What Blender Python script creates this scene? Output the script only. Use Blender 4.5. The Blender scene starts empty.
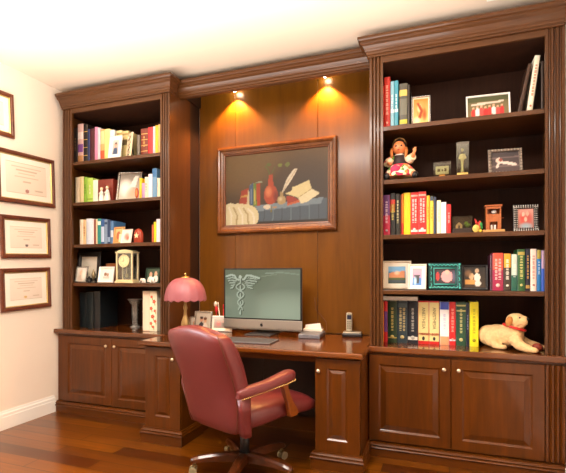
import bpy, bmesh, math, random
from mathutils import Vector, Matrix
random.seed(7)
S = bpy.context.scene
COL = S.collection
PI = math.pi

# ------------------------------------------------------------------ helpers
def lin(h):
    r = []
    for i in (0, 2, 4):
        c = int(h[i:i+2], 16) / 255
        r.append(c/12.92 if c <= .04045 else ((c+.055)/1.055)**2.4)
    return r

class B:
    """collects geometry of ONE mesh object"""
    def __init__(s): s.v = []; s.f = []; s.sm = []
    def add(s, vs, fs, smooth=False):
        n = len(s.v); s.v += [tuple(v) for v in vs]
        for f in fs: s.f.append([n+i for i in f]); s.sm.append(smooth)
        return s
    def box(s, x0, x1, y0, y1, z0, z1, b=0.0):
        if b <= 0:
            vs = [(x, y, z) for z in (z0, z1) for y in (y0, y1) for x in (x0, x1)]
            fs = [(0,2,3,1),(4,5,7,6),(0,1,5,4),(2,6,7,3),(0,4,6,2),(1,3,7,5)]
            return s.add(vs, fs)
        bm = bmesh.new(); bmesh.ops.create_cube(bm, size=1)
        for v in bm.verts:
            v.co = Vector(((x0+x1)/2+v.co.x*(x1-x0), (y0+y1)/2+v.co.y*(y1-y0), (z0+z1)/2+v.co.z*(z1-z0)))
        bmesh.ops.bevel(bm, geom=bm.edges[:], offset=b, segments=2, profile=.5, affect='EDGES')
        return s.bm(bm)
    def bm(s, bm, smooth=False):
        bm.verts.ensure_lookup_table(); bm.verts.index_update()
        s.add([v.co[:] for v in bm.verts], [[v.index for v in f.verts] for f in bm.faces], smooth)
        bm.free(); return s
    def loft(s, rings, closed=True, caps=True, smooth=True):
        n = len(rings[0]); vs = [p for r in rings for p in r]; fs = []
        for i in range(len(rings)-1):
            for j in range(n if closed else n-1):
                a = i*n+j; b = i*n+(j+1) % n
                fs.append((a, b, b+n, a+n))
        s.add(vs, fs, smooth)
        if caps:
            m = len(s.v)-len(vs)
            s.f.append([m+j for j in range(n)][::-1]); s.sm.append(False)
            s.f.append([m+(len(rings)-1)*n+j for j in range(n)]); s.sm.append(False)
        return s
    def lathe(s, prof, c=(0,0,0), n=24, sx=1, sy=1, mod=None, smooth=True, caps=True):
        rings = []
        for r, z in prof:
            ring = []
            for k in range(n):
                a = 2*PI*k/n; q = r*(mod(a, z) if mod else 1)
                ring.append((c[0]+q*sx*math.cos(a), c[1]+q*sy*math.sin(a), c[2]+z))
            rings.append(ring)
        return s.loft(rings, smooth=smooth, caps=caps)
    def tube(s, pts, r, n=10, smooth=True):
        pts = [Vector(p) for p in pts]; m = len(pts)
        rr = r if isinstance(r, (list, tuple)) else [r]*m
        rings = []; ref = None
        for i, p in enumerate(pts):
            t = (pts[min(i+1, m-1)]-pts[max(i-1, 0)]).normalized()
            if ref is None: ref = Vector((0,0,1)) if abs(t.z) < .9 else Vector((1,0,0))
            u = (ref - t*ref.dot(t)).normalized(); w = t.cross(u); ref = u
            rings.append([tuple(p+(u*math.cos(2*PI*k/n)+w*math.sin(2*PI*k/n))*rr[i]) for k in range(n)])
        return s.loft(rings, smooth=smooth)
    def ball(s, c, r, nu=16, nv=10, rot=None):
        rx, ry, rz = (r, r, r) if isinstance(r, (int, float)) else r
        bm = bmesh.new(); bmesh.ops.create_uvsphere(bm, u_segments=nu, v_segments=nv, radius=1)
        for v in bm.verts:
            p = Vector((v.co.x*rx, v.co.y*ry, v.co.z*rz))
            if rot: p = rot @ p
            v.co = p+Vector(c)
        return s.bm(bm, True)
    def prism(s, poly, z0, z1):
        n = len(poly)
        vs = [(x, y, z0) for x, y in poly]+[(x, y, z1) for x, y in poly]
        fs = [[(i), (i+1) % n, n+(i+1) % n, n+i] for i in range(n)]
        fs += [list(range(n))[::-1], list(range(n, 2*n))]
        return s.add(vs, fs)
    def prismy(s, poly, y0, y1):
        """poly in x,z ; extruded along y"""
        n = len(poly)
        vs = [(x, y0, z) for x, z in poly]+[(x, y1, z) for x, z in poly]
        fs = [[i, n+i, n+(i+1) % n, (i+1) % n] for i in range(n)]
        fs += [list(range(n)), list(range(n, 2*n))[::-1]]
        return s.add(vs, fs)
    def sweep(s, path, prof, scales=None):
        """open path in xy with square corners; prof = (out, z), outward to the right of travel"""
        P = [Vector((p[0], p[1])) for p in path]; m = len(P)
        N = []
        for i in range(m-1):
            d = (P[i+1]-P[i]).normalized(); N.append(Vector((d.y, -d.x))*(scales[i] if scales else 1))
        rings = []
        for i in range(m):
            o = N[0] if i == 0 else (N[-1] if i == m-1 else N[i-1]+N[i])
            rings.append([(P[i].x+o.x*q, P[i].y+o.y*q, z) for q, z in prof])
        return s.loft(rings, smooth=False)
    def rectring(s, w, h, prof):
        """mitred picture frame in local x,z, front towards -y; prof = (inset from outer edge, y)"""
        rings = []
        for q, y in prof:
            x0, x1, z0, z1 = -w/2+q, w/2-q, q, h-q
            rings.append([(x0,y,z0),(x1,y,z0),(x1,y,z1),(x0,y,z1)])
        n = len(rings)
        vs = [p for r in rings for p in r]; fs = []
        for i in range(n):
            k = (i+1) % n
            for j in range(4):
                fs.append((i*4+j, i*4+(j+1) % 4, k*4+(j+1) % 4, k*4+j))
        return s.add(vs, fs)
    def raised(s, x0, x1, z0, z1, y, th=.02, st=.075, bev=.035, top=None):
        """frame-and-raised-panel door, front at y"""
        tp = top or st
        def R(a, b, yy): return [(x0+a, yy, z0+b), (x1-a, yy, z0+b), (x1-a, yy, z1-b*(tp/st if b else 1)), (x0+a, yy, z1-b*(tp/st if b else 1))]
        L = [(0, y+th), (0, y+.002), (.002, y), (st-.008, y), (st, y+.007), (st+.003, y+.009), (st+.007, y+.009), (st+bev, y+.0015), (st+bev+.002, y)]
        rings = [R(a, a, yy) for a, yy in L]
        vs = [p for r in rings for p in r]; fs = []
        for i in range(len(rings)-1):
            for j in range(4): fs.append((i*4+j, i*4+(j+1) % 4, i*4+4+(j+1) % 4, i*4+4+j))
        k = (len(rings)-1)*4
        fs.append((k, k+1, k+2, k+3)); fs.append((3, 2, 1, 0))
        return s.add(vs, fs)

def obj(name, b, mat, parent=None, loc=None):
    """links b as one mesh object; with a parent the geometry is in the parent's own frame"""
    me = bpy.data.meshes.new(name); me.from_pydata(b.v, [], b.f)
    bm = bmesh.new(); bm.from_mesh(me); bmesh.ops.recalc_face_normals(bm, faces=bm.faces[:]); bm.to_mesh(me); bm.free()
    me.polygons.foreach_set('use_smooth', b.sm)
    me.materials.append(mat); me.update()
    o = bpy.data.objects.new(name, me); COL.objects.link(o)
    if loc: o.location = loc
    if parent: o.parent = parent
    return o
def objw(name, b, mat, parent):
    """same, geometry given in world coordinates, parent unrotated"""
    l = parent.location
    b.v = [(x-l.x, y-l.y, z-l.z) for x, y, z in b.v]
    return obj(name, b, mat, parent)
def tag(o, label, cat, group=None):
    o['label'] = label; o['category'] = cat
    if group: o['group'] = group
    return o
def thing(name, label, cat, loc=(0,0,0), rot=(0,0,0), group=None):
    o = bpy.data.objects.new(name, None); COL.objects.link(o); o.empty_display_size = .05
    o.location = loc; o.rotation_euler = rot
    return tag(o, label, cat, group)
def struct(name, b, mat):
    o = obj(name, b, mat); o['kind'] = 'structure'; return o

def mesh_union(balls, voxel, smooth=6):
    """one continuous skin around overlapping balls / chains (remeshed)"""
    b = B()
    for q in balls:
        if q[0] == 'b': b.ball(q[1], q[2], rot=q[3] if len(q) > 3 else None)
        else: b.tube(q[1], q[2], 12)
    me = bpy.data.meshes.new('skin'); me.from_pydata(b.v, [], b.f)
    bm = bmesh.new(); bm.from_mesh(me); bmesh.ops.recalc_face_normals(bm, faces=bm.faces[:]); bm.to_mesh(me); bm.free()
    o = bpy.data.objects.new('skin', me); COL.objects.link(o)
    m = o.modifiers.new('r', 'REMESH'); m.mode = 'VOXEL'; m.voxel_size = voxel
    m = o.modifiers.new('s', 'SMOOTH'); m.iterations = smooth; m.factor = .5
    dg = bpy.context.evaluated_depsgraph_get()
    m2 = bpy.data.meshes.new_from_object(o.evaluated_get(dg))
    r = B(); r.add([v.co[:] for v in m2.vertices], [list(p.vertices) for p in m2.polygons], True)
    bpy.data.objects.remove(o); bpy.data.meshes.remove(m2); bpy.data.meshes.remove(me)
    return r

def text_b(txt, size, width=None, vertical=False, cx=0, cz=0, y=0, depth=.0006, squeeze=1):
    cu = bpy.data.curves.new('t', 'FONT'); cu.body = txt; cu.size = size; cu.extrude = depth
    cu.align_x = 'CENTER'; cu.align_y = 'CENTER'
    o = bpy.data.objects.new('t', cu); COL.objects.link(o)
    dg = bpy.context.evaluated_depsgraph_get(); dg.update()
    me = bpy.data.meshes.new_from_object(o.evaluated_get(dg))
    xs = [v.co.x for v in me.vertices] or [0, 1]
    k = (width/(max(xs)-min(xs))) if width else 1
    b = B(); vs = []
    for v in me.vertices:
        tx, ty = v.co.x*k, v.co.y*squeeze
        if vertical: vs.append((cx+ty, y-v.co.z, cz-tx))
        else: vs.append((cx+tx, y-v.co.z, cz+ty))
    b.add(vs, [list(p.vertices) for p in me.polygons])
    bpy.data.objects.remove(o); bpy.data.curves.remove(cu); bpy.data.meshes.remove(me)
    return b

# ------------------------------------------------------------------ materials
def new_mat(name):
    m = bpy.data.materials.new(name); m.use_nodes = True
    nt = m.node_tree; return m, nt, nt.nodes['Principled BSDF']
CACHE = {}
def paint(h, rough=.5, metal=0, var=.12, coat=0, scale=40, bump=0):
    key = (h, rough, metal, var, coat, scale, bump)
    if key in CACHE: return CACHE[key]
    m, nt, p = new_mat('paint_'+h)
    c = lin(h)
    tc = nt.nodes.new('ShaderNodeTexCoord'); no = nt.nodes.new('ShaderNodeTexNoise')
    no.inputs['Scale'].default_value = scale; no.inputs['Detail'].default_value = 3
    nt.links.new(tc.outputs['Object'], no.inputs['Vector'])
    mx = nt.nodes.new('ShaderNodeMix'); mx.data_type = 'RGBA'
    mx.inputs[6].default_value = [x*(1-var) for x in c]+[1]
    mx.inputs[7].default_value = [min(1, x*(1+var)) for x in c]+[1]
    nt.links.new(no.outputs['Fac'], mx.inputs[0]); nt.links.new(mx.outputs[2], p.inputs['Base Color'])
    p.inputs['Roughness'].default_value = rough; p.inputs['Metallic'].default_value = metal
    p.inputs['Coat Weight'].default_value = coat; p.inputs['Coat Roughness'].default_value = .15
    if bump:
        bp = nt.nodes.new('ShaderNodeBump'); bp.inputs['Strength'].default_value = bump; bp.inputs['Distance'].default_value = .008
        nt.links.new(no.outputs['Fac'], bp.inputs['Height']); nt.links.new(bp.outputs['Normal'], p.inputs['Normal'])
    CACHE[key] = m; return m
def wood(name, dark, light, rough=.32, sc=(14, 14, 1.2), coat=.35, coat_rough=.18, spec=.5):
    m, nt, p = new_mat(name)
    tc = nt.nodes.new('ShaderNodeTexCoord'); mp = nt.nodes.new('ShaderNodeMapping')
    mp.inputs['Scale'].default_value = sc
    nt.links.new(tc.outputs['Object'], mp.inputs['Vector'])
    n1 = nt.nodes.new('ShaderNodeTexNoise'); n1.inputs['Scale'].default_value = 1; n1.inputs['Detail'].default_value = 5; n1.inputs['Distortion'].default_value = .6
    n2 = nt.nodes.new('ShaderNodeTexNoise'); n2.inputs['Scale'].default_value = 5; n2.inputs['Detail'].default_value = 3
    nt.links.new(mp.outputs['Vector'], n1.inputs['Vector']); nt.links.new(mp.outputs['Vector'], n2.inputs['Vector'])
    ad = nt.nodes.new('ShaderNodeMix'); ad.data_type = 'FLOAT'; ad.inputs[0].default_value = .35
    nt.links.new(n1.outputs['Fac'], ad.inputs[2]); nt.links.new(n2.outputs['Fac'], ad.inputs[3])
    cr = nt.nodes.new('ShaderNodeValToRGB'); e = cr.color_ramp.elements
    e[0].position = .3; e[0].color = lin(dark)+[1]; e[1].position = .7; e[1].color = lin(light)+[1]
    nt.links.new(ad.outputs[0], cr.inputs['Fac']); nt.links.new(cr.outputs['Color'], p.inputs['Base Color'])
    p.inputs['Roughness'].default_value = rough
    p.inputs['Specular IOR Level'].default_value = spec
    p.inputs['Coat Weight'].default_value = coat; p.inputs['Coat Roughness'].default_value = coat_rough
    return m
def glass(name, tint='ffffff', opac=.12, milk=0):
    """clear pane or crystal: see-through with a sharp sheen"""
    m = bpy.data.materials.new(name); m.use_nodes = True; nt = m.node_tree
    for n in list(nt.nodes):
        if n.type == 'BSDF_PRINCIPLED': nt.nodes.remove(n)
    out = nt.nodes['Material Output']
    tr = nt.nodes.new('ShaderNodeBsdfTransparent'); tr.inputs[0].default_value = lin(tint)+[1]
    gl = nt.nodes.new('ShaderNodeBsdfGlossy'); gl.inputs['Roughness'].default_value = .03
    df = nt.nodes.new('ShaderNodeBsdfDiffuse'); df.inputs[0].default_value = (.9, .9, .88, 1)
    m0 = nt.nodes.new('ShaderNodeMixShader'); m0.inputs[0].default_value = milk
    nt.links.new(tr.outputs[0], m0.inputs[1]); nt.links.new(df.outputs[0], m0.inputs[2])
    fr = nt.nodes.new('ShaderNodeFresnel'); fr.inputs['IOR'].default_value = 1.45
    ad = nt.nodes.new('ShaderNodeMath'); ad.inputs[1].default_value = opac
    nt.links.new(fr.outputs[0], ad.inputs[0])
    mx = nt.nodes.new('ShaderNodeMixShader')
    nt.links.new(ad.outputs[0], mx.inputs[0]); nt.links.new(m0.outputs[0], mx.inputs[1]); nt.links.new(gl.outputs[0], mx.inputs[2])
    nt.links.new(mx.outputs[0], out.inputs[0])
    return m
def emit(name, h, st):
    m, nt, p = new_mat(name); p.inputs['Base Color'].default_value = lin(h)+[1]
    p.inputs['Emission Color'].default_value = lin(h)+[1]; p.inputs['Emission Strength'].default_value = st
    return m
def attr_mat(name, rough=.5, emis=0, coat=0, gain=1):
    m, nt, p = new_mat(name)
    a = nt.nodes.new('ShaderNodeAttribute'); a.attribute_name = 'Col'
    if emis:
        p.inputs['Base Color'].default_value = (.01, .01, .01, 1)
        nt.links.new(a.outputs['Color'], p.inputs['Emission Color']); p.inputs['Emission Strength'].default_value = emis
    else: nt.links.new(a.outputs['Color'], p.inputs['Base Color'])
    p.inputs['Roughness'].default_value = rough; p.inputs['Coat Weight'].default_value = coat; p.inputs['Coat Roughness'].default_value = .06
    return m
M_PIC = attr_mat('printed_picture', .35, 0, .0)
M_PAINTING = attr_mat('oil_on_canvas', .5)
M_DIPLOMA = attr_mat('printed_paper', .5, 0, .0)
M_SCREEN = attr_mat('lit_screen', .25, 1.05)

def picture(name, w, h, shapes, parent, mat=M_PIC, nx=40, nz=30, y=0.0, x0=None, z0=0.0, noise=0.0, gain=1.0):
    """flat print in local x,z; shapes are drawn in 0..1 coordinates (v up), later ones on top"""
    x0 = -w/2 if x0 is None else x0
    rnd = random.Random(len(shapes)*31+nx)
    verts, faces, cols = [], [], []
    for j in range(nz+1):
        for i in range(nx+1):
            u, v = i/nx, j/nz; verts.append((x0+u*w, y, z0+v*h)); c = [.5, .5, .5]
            for s in shapes:
                k = s[0]
                if k == 'g': c = [a*(1-v)+b*v for a, b in zip(lin(s[1]), lin(s[2]))]
                elif k == 'gh': c = [a*(1-u)+b*u for a, b in zip(lin(s[1]), lin(s[2]))]
                elif k == 'r':
                    if s[1] <= u <= s[3] and s[2] <= v <= s[4]: c = lin(s[5])
                elif k == 'e':
                    d = ((u-s[1])/s[3])**2+((v-s[2])/s[4])**2
                    if d <= 1: c = lin(s[5])
                elif k == 's':      # soft blob
                    d = ((u-s[1])/s[3])**2+((v-s[2])/s[4])**2
                    if d < 1:
                        t = (1-d); c = [a*(1-t)+b*t for a, b in zip(c, lin(s[5]))]
                elif k == 'p':
                    P = s[1]; ins = False; n = len(P)
                    for a in range(n):
                        xa, ya = P[a]; xb, yb = P[(a+1) % n]
                        if (ya > v) != (yb > v) and u < (xb-xa)*(v-ya)/(yb-ya)+xa: ins = not ins
                    if ins: c = lin(s[2])
                elif k == 'l':      # stroke
                    P, wd = s[1], s[2]; asp = w/h
                    for a in range(len(P)-1):
                        ax, az = P[a][0]*asp, P[a][1]; bx, bz = P[a+1][0]*asp, P[a+1][1]
                        dx, dz = bx-ax, bz-az; L = dx*dx+dz*dz or 1e-9
                        t = max(0, min(1, ((u*asp-ax)*dx+(v-az)*dz)/L))
                        if math.hypot(u*asp-ax-t*dx, v-az-t*dz) < wd: c = lin(s[3]); break
            if noise:
                q = 1+noise*(rnd.random()-.5); c = [x*q for x in c]
            cols.append((c[0]*gain, c[1]*gain, c[2]*gain, 1))
    for j in range(nz):
        for i in range(nx):
            a = j*(nx+1)+i; faces.append((a, a+1, a+nx+2, a+nx+1))
    me = bpy.data.meshes.new(name); me.from_pydata(verts, [], faces)
    ca = me.color_attributes.new('Col', 'FLOAT_COLOR', 'POINT')
    for i, c in enumerate(cols): ca.data[i].color = c
    me.materials.append(mat)
    o = bpy.data.objects.new(name, me); COL.objects.link(o); o.parent = parent
    return o

W_CASE = wood('cherry_case', '43250e', '593413', .38, coat=.28, coat_rough=.12, spec=.3)
W_CASE_H = wood('cherry_case_across', '43250e', '593413', .38, (1.2, 14, 14), .28, .12, .3)
W_BASE = wood('cherry_base', '472304', '623204', .34, coat=.4, coat_rough=.07, spec=.2)
W_BASE_H = wood('cherry_base_across', '472304', '623204', .34, (1.2, 14, 14), .4, .07, .2)
W_TOP = wood('cherry_worktop', '4c2406', '703a08', .2, (1.2, 14, 14), .6, .1)
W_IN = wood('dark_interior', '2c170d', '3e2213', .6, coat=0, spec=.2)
W_PANEL = wood('honey_panel', '5c3608', '76480e', .34, (8, 8, .8), .28, .16, .25)
W_DARK = wood('dark_wood', '20100a', '2a160c', .4, coat=.1)
W_CHAIR = wood('chair_wood', '6e340a', '9a5412', .3, (14, 14, 14))
W_BRACE = wood('chair_base_wood', '34180a', '5a2c0e', .3, (9, 9, 9))
M_WALL = paint('f2e4d4', .8, 0, .015, 0, 3)
M_CEIL = paint('e6d2bd', .9, 0, .015, 0, 2)
M_TRIM = paint('f4f1ea', .4, 0, .01)
M_BRASS = paint('d8b878', .25, 1, .05)
M_KNOB = paint('e0d0b4', .3, .7, .05)
M_SILVER = paint('b8b8b4', .25, .9, .15, 0, 60)
M_ALU = paint('a8a49c', .35, .6, .03)
M_BLACK = paint('121214', .4, 0, .1)
M_PAGES = paint('e8dcc4', .8, 0, .08, 0, 200)
M_CRYSTAL = glass('crystal', 'eef4f2', .06)
M_CUT = glass('cut_crystal', 'f4f8f6', .05, .16)
M_PANE = glass('window_pane', 'ffffff', .02)

# ------------------------------------------------------------------ room
XL, XR, YB, YF, ZC = -.064, 3.958, .53, -4.4, 2.965
m, nt, p = new_mat('plank_floor')
tc = nt.nodes.new('ShaderNodeTexCoord'); br = nt.nodes.new('ShaderNodeTexBrick')
br.inputs['Scale'].default_value = 1; br.inputs['Brick Width'].default_value = 1.1; br.inputs['Row Height'].default_value = .125
br.inputs['Mortar Size'].default_value = .003; br.inputs['Mortar Smooth'].default_value = .3; br.offset = .37
br.inputs['Color1'].default_value = lin('461e02')+[1]; br.inputs['Color2'].default_value = lin('744006')+[1]; br.inputs['Mortar'].default_value = lin('180804')+[1]
nt.links.new(tc.outputs['Object'], br.inputs['Vector'])
mp = nt.nodes.new('ShaderNodeMapping'); mp.inputs['Scale'].default_value = (1.5, 22, 1); nt.links.new(tc.outputs['Object'], mp.inputs['Vector'])
no = nt.nodes.new('ShaderNodeTexNoise'); no.inputs['Scale'].default_value = 1.5; no.inputs['Detail'].default_value = 5; nt.links.new(mp.outputs['Vector'], no.inputs['Vector'])
mx = nt.nodes.new('ShaderNodeMix'); mx.data_type = 'RGBA'; mx.blend_type = 'OVERLAY'; mx.inputs[0].default_value = .55
nt.links.new(br.outputs['Color'], mx.inputs[6]); nt.links.new(no.outputs['Fac'], mx.inputs[7]); 
hs = nt.nodes.new('ShaderNodeHueSaturation'); hs.inputs['Saturation'].default_value = 1.0; nt.links.new(mx.outputs[2], hs.inputs['Color'])
nt.links.new(hs.outputs['Color'], p.inputs['Base Color'])
p.inputs['Roughness'].default_value = .28; p.inputs['Coat Weight'].default_value = .25; p.inputs['Coat Roughness'].default_value = .12
M_FLOOR = m
struct('floor', B().box(XL-.1, XR+.1, YF-.1, YB+.1, -.08, 0), M_FLOOR)
struct('ceiling', B().box(XL-.1, XR+.1, YF-.1, YB+.1, ZC, ZC+.08), M_CEIL)
# left wall with a window opening nearer the camera than the photograph shows
wy0, wy1, wz0, wz1 = -2.95, -1.75, 1.0, 2.4
struct('wall_left', B().box(XL-.1, XL, wy1, YB+.1, 0, ZC).box(XL-.1, XL, YF-.1, wy0, 0, ZC).box(XL-.1, XL, wy0, wy1, 0, wz0).box(XL-.1, XL, wy0, wy1, wz1, ZC), M_WALL)
struct('wall_back', B().box(XL, XR, YB, YB+.1, 0, ZC), M_WALL)
struct('wall_right', B().box(XR, XR+.1, YF-.1, YB+.1, 0, ZC), M_WALL)
struct('wall_front', B().box(XL, XR, YF-.1, YF, 0, ZC), paint('8a7058', .8, 0, .02, 0, 3))
def window(n, axis, a0, a1, z0, z1, at):
    fr = B(); gl = B()
    def bx(b, p0, p1, q0, q1, d0, d1):
        b.box(*( (d0, d1, p0, p1) if axis == 'x' else (p0, p1, d0, d1)), q0, q1)
    d0, d1 = at-.06, at-.01
    for p0, p1, q0, q1 in ((a0, a1, z0, z0+.05), (a0, a1, z1-.05, z1), (a0, a0+.05, z0+.05, z1-.05), (a1-.05, a1, z0+.05, z1-.05),
                           ((a0+a1)/2-.02, (a0+a1)/2+.02, z0+.05, z1-.05)):
        bx(fr, p0, p1, q0, q1, d0, d1)
    bx(gl, a0+.05, a1-.05, z0+.05, z1-.05, at-.04, at-.034)
    o = struct('window_%d' % n, fr, M_TRIM); g = obj('pane', gl, M_PANE, o)
window(1, 'x', wy0, wy1, wz0, wz1, XL)
prof = [(0, 0), (.018, 0), (.018, .1), (.014, .105), (.014, .125), (.008, .135), (.006, .15), (0, .15)]
struct('baseboard_left', B().sweep([(XL, -.03), (XL, YF)], [(-a, z) for a, z in prof]), M_TRIM)
struct('baseboard_right', B().sweep([(XR, YF), (XR, -.06)], [(-a, z) for a, z in prof]), M_TRIM)
struct('baseboard_front', B().sweep([(XL+.02, YF), (XR-.02, YF)], [(-a, z) for a, z in prof]), M_TRIM)
# ------------------------------------------------------------------ built-in furniture
YBK = .50                                        # the back of every cabinet
def fluted(x0, x1, y, depth, n=3):
    """plan outline of a fluted pilaster, front at y"""
    w = x1-x0; P = [(x0, y+depth), (x0, y)]
    pit = (w-.02)/n
    for k in range(n):
        a = x0+.01+k*pit+.005; b = a+pit-.010; r = (b-a)/2
        for q in range(7):
            t = PI*q/6
            P.append(((a+b)/2-r*math.cos(t), y+.013*math.sin(t)))
    P += [(x1, y), (x1, y+depth)]
    return P
def cornice_prof(z0, z1, out):
    h = z1-z0
    L = [(0, 0), (.16, 0), (.16, .10), (.26, .14), (.28, .24), (.38, .30), (.40, .36), (.46, .44), (.58, .56), (.74, .64), (.80, .68), (.80, .76), (.92, .80), (1, .86), (1, 1)]
    return [(a*out, z0+b*h) for a, b in L]+[(-.02, z1), (-.02, z0)]
ZL = dict(l=(2.28, 1.909, 1.528, 1.18), r=(2.28, 1.909, 1.528, 1.148))
ZT, ZCOR = 2.722, 2.889
def bookcase(name, label, x0, o0, o1, x1, zs, cor_path, scales, dark_strip):
    t = thing(name, label, 'bookcase', ((x0+x1)/2, 0, .76), group=None)
    s0, s1 = x0+.022, x1-.022
    objw('side_panel', B().box(x0, s0, .02, YBK, .7605, ZCOR-.01), W_CASE, t)
    objw('side_panel', B().box(s1, x1, .02, .33 if dark_strip else YBK, .7605, ZCOR-.01), W_CASE, t)
    if dark_strip: objw('back_strip', B().box(s1, x1-.004, .33, YBK, .7605, ZCOR-.01), W_DARK, t)  # rear part of this side, in a darker colour
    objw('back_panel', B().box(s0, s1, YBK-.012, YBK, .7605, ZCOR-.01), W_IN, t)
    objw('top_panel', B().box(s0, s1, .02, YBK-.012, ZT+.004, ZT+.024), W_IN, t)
    for a, b in ((x0, o0), (o1, x1)):
        objw('pilaster', B().prism(fluted(a, b, 0, .02), .7605, ZCOR-.11), W_CASE, t)
    objw('frieze', B().box(o0, o1, .003, .02, ZT, ZCOR-.11), W_CASE_H, t)
    for z in zs:
        b = B().box(s0+.001, s1-.001, .012, YBK-.0125, z-.03, z, .003)
        objw('shelf', b, W_CASE_H, t)
    objw('cornice', B().sweep(cor_path, cornice_prof(ZCOR-.125, ZCOR, .073), scales), W_CASE_H, t)
    return t
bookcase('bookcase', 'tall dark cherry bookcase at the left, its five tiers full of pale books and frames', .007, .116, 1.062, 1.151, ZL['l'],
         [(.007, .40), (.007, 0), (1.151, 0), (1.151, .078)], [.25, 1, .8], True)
bookcase('bookcase', 'wide dark cherry bookcase at the right, holding the doll and plush dog', 2.784, 2.875, 3.848, 3.952, ZL['r'],
         [(2.784, .078), (2.784, 0), (3.952, 0)], [1, 1], False)

def worktop_edge(b, poly, z0, z1, bev=.006):
    bm = bmesh.new(); vs = [bm.verts.new((x, y, z0)) for x, y in poly]
    f = bm.faces.new(vs); r = bmesh.ops.extrude_face_region(bm, geom=[f])
    for v in r['geom']:
        if isinstance(v, bmesh.types.BMVert): v.co.z = z1
    bmesh.ops.recalc_face_normals(bm, faces=bm.faces[:])
    ed = [e for e in bm.edges if abs(e.verts[0].co.z-e.verts[1].co.z) < 1e-6]
    bmesh.ops.bevel(bm, geom=ed, offset=bev, segments=3, profile=.5, affect='EDGES')
    return b.bm(bm)
def knob(b, x, y, z):
    # turned knob pointing to -y
    prof = [(.004, 0), (.004, .008), (.011, .012), (.013, .017), (.011, .022), (.004, .025), (.0, .025)]
    rings = []
    for r, d in prof:
        rings.append([(x+r*math.cos(2*PI*k/14), y-d, z+r*math.sin(2*PI*k/14)) for k in range(14)])
    return b.loft(rings)
def cabinet(label, x0, x1, doors, knobs, pil=None, ends=None):
    t = thing('base_cabinet', label, 'cabinet', ((x0+x1)/2, .2, 0))
    xe = pil[0] if pil else x1
    objw('body', B().box(x0, x1, 0, YBK, .0, .718), W_BASE, t)
    for (a, b), kx in zip(doors, knobs):
        d = objw('door', B().raised(a, b, .112, .70, -.021, .02, .072, .036), W_BASE, t)
        k = obj('knob', knob(B(), kx-t.location.x, -.021-t.location.y, .632), M_KNOB, d)
    if pil: objw('pilaster', B().prism(fluted(pil[0], pil[1], -.021, .0205), .112, .7), W_BASE, t)
    pr = [(.0005, 0), (.028, 0), (.028, .054), (.036, .057), (.040, .062), (.036, .068), (.028, .070), (.028, .074), (.034, .080), (.030, .087), (.022, .092), (.022, .099), (.0005, .1005)]
    objw('plinth', B().sweep(ends, pr), W_BASE_H, t)
    return t
cabinet('low two-door cherry cabinet under the left bookcase', -.045, 1.13, [(.022, .573), (.577, 1.122)], (.526, .618), None, [(-.045, 0), (1.128, 0)])
cabinet('low two-door cherry cabinet with fluted end post under the right bookcase', 2.779, 3.95, [(2.785, 3.309), (3.313, 3.842)], (3.268, 3.357), (3.847, 3.95), [(2.779, 0), (3.953, 0)])
o = obj('countertop', worktop_edge(B(), [(-.06, -.04), (1.134, -.04), (1.134, YBK), (-.06, YBK)], .7185, .76, .010), W_TOP); tag(o, 'dark cherry counter slab on the left base cabinet', 'countertop')
o = obj('countertop', worktop_edge(B(), [(2.7785, -.04), (3.953, -.04), (3.953, YBK), (2.7785, YBK)], .7185, .76, .010), W_TOP); tag(o, 'dark cherry counter slab carrying the plush dog', 'countertop')
# desk
o = obj('desk_worktop', worktop_edge(B(), [(1.136, -.385), (2.795, -.385), (2.795, -.042), (2.7775, -.042), (2.7775, YBK-.002), (1.136, YBK-.002)], .722, .76, .012), W_TOP)
tag(o, 'broad glossy cherry desktop bridging both pedestals', 'desk top')
def pedestal(label, x0, x1, kx, px0, px1):
    t = thing('desk_pedestal', label, 'desk pedestal', ((x0+x1)/2, 0, 0))
    objw('body', B().box(x0, x1, -.325, .48 if x0 > 2 else .28, 0, .7215), W_BASE, t)
    d = objw('door', B().raised(x0+.004, x1-.004, .112, .712, -.346, .02, (px0-x0), .026, .07), W_BASE, t)
    obj('knob', knob(B(), kx-t.location.x, -.346, .632), M_KNOB, d)
    pr = [(.0005, 0), (.040, 0), (.040, .066), (.047, .069), (.050, .075), (.046, .081), (.038, .083), (.038, .087), (.040, .093), (.032, .100), (.022, .103), (.021, .111), (.0005, .1125)]
    objw('plinth', B().sweep([(x0, -.04), (x0, -.325), (x1, -.325), (x1, -.046)], pr, [.55, 1, .5]), W_BASE_H, t)
pedestal('left desk pedestal with a narrow door, partly behind the red chair', 1.161, 1.473, 1.412, 1.255, 1.378)
pedestal('right desk pedestal with a narrow door, standing clear of the chair', 2.48, 2.775, 2.508, 2.565, 2.70)
o = obj('desk_apron', B().box(1.474, 2.479, -.30, -.28, .675, .7215), W_BASE_H); tag(o, 'narrow cherry apron board under the desktop between the pedestals', 'board')
t = thing('modesty_panel', 'dark panelled back of the desk kneehole', 'panel', (1.97, .32, 0))
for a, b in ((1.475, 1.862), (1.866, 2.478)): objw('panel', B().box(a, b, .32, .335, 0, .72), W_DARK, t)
objw('rail', B().box(1.475, 2.478, .295, .3195, 0, .1).box(1.475, 2.478, .285, .3195, .1, .112), W_BASE_H, t)
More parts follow.
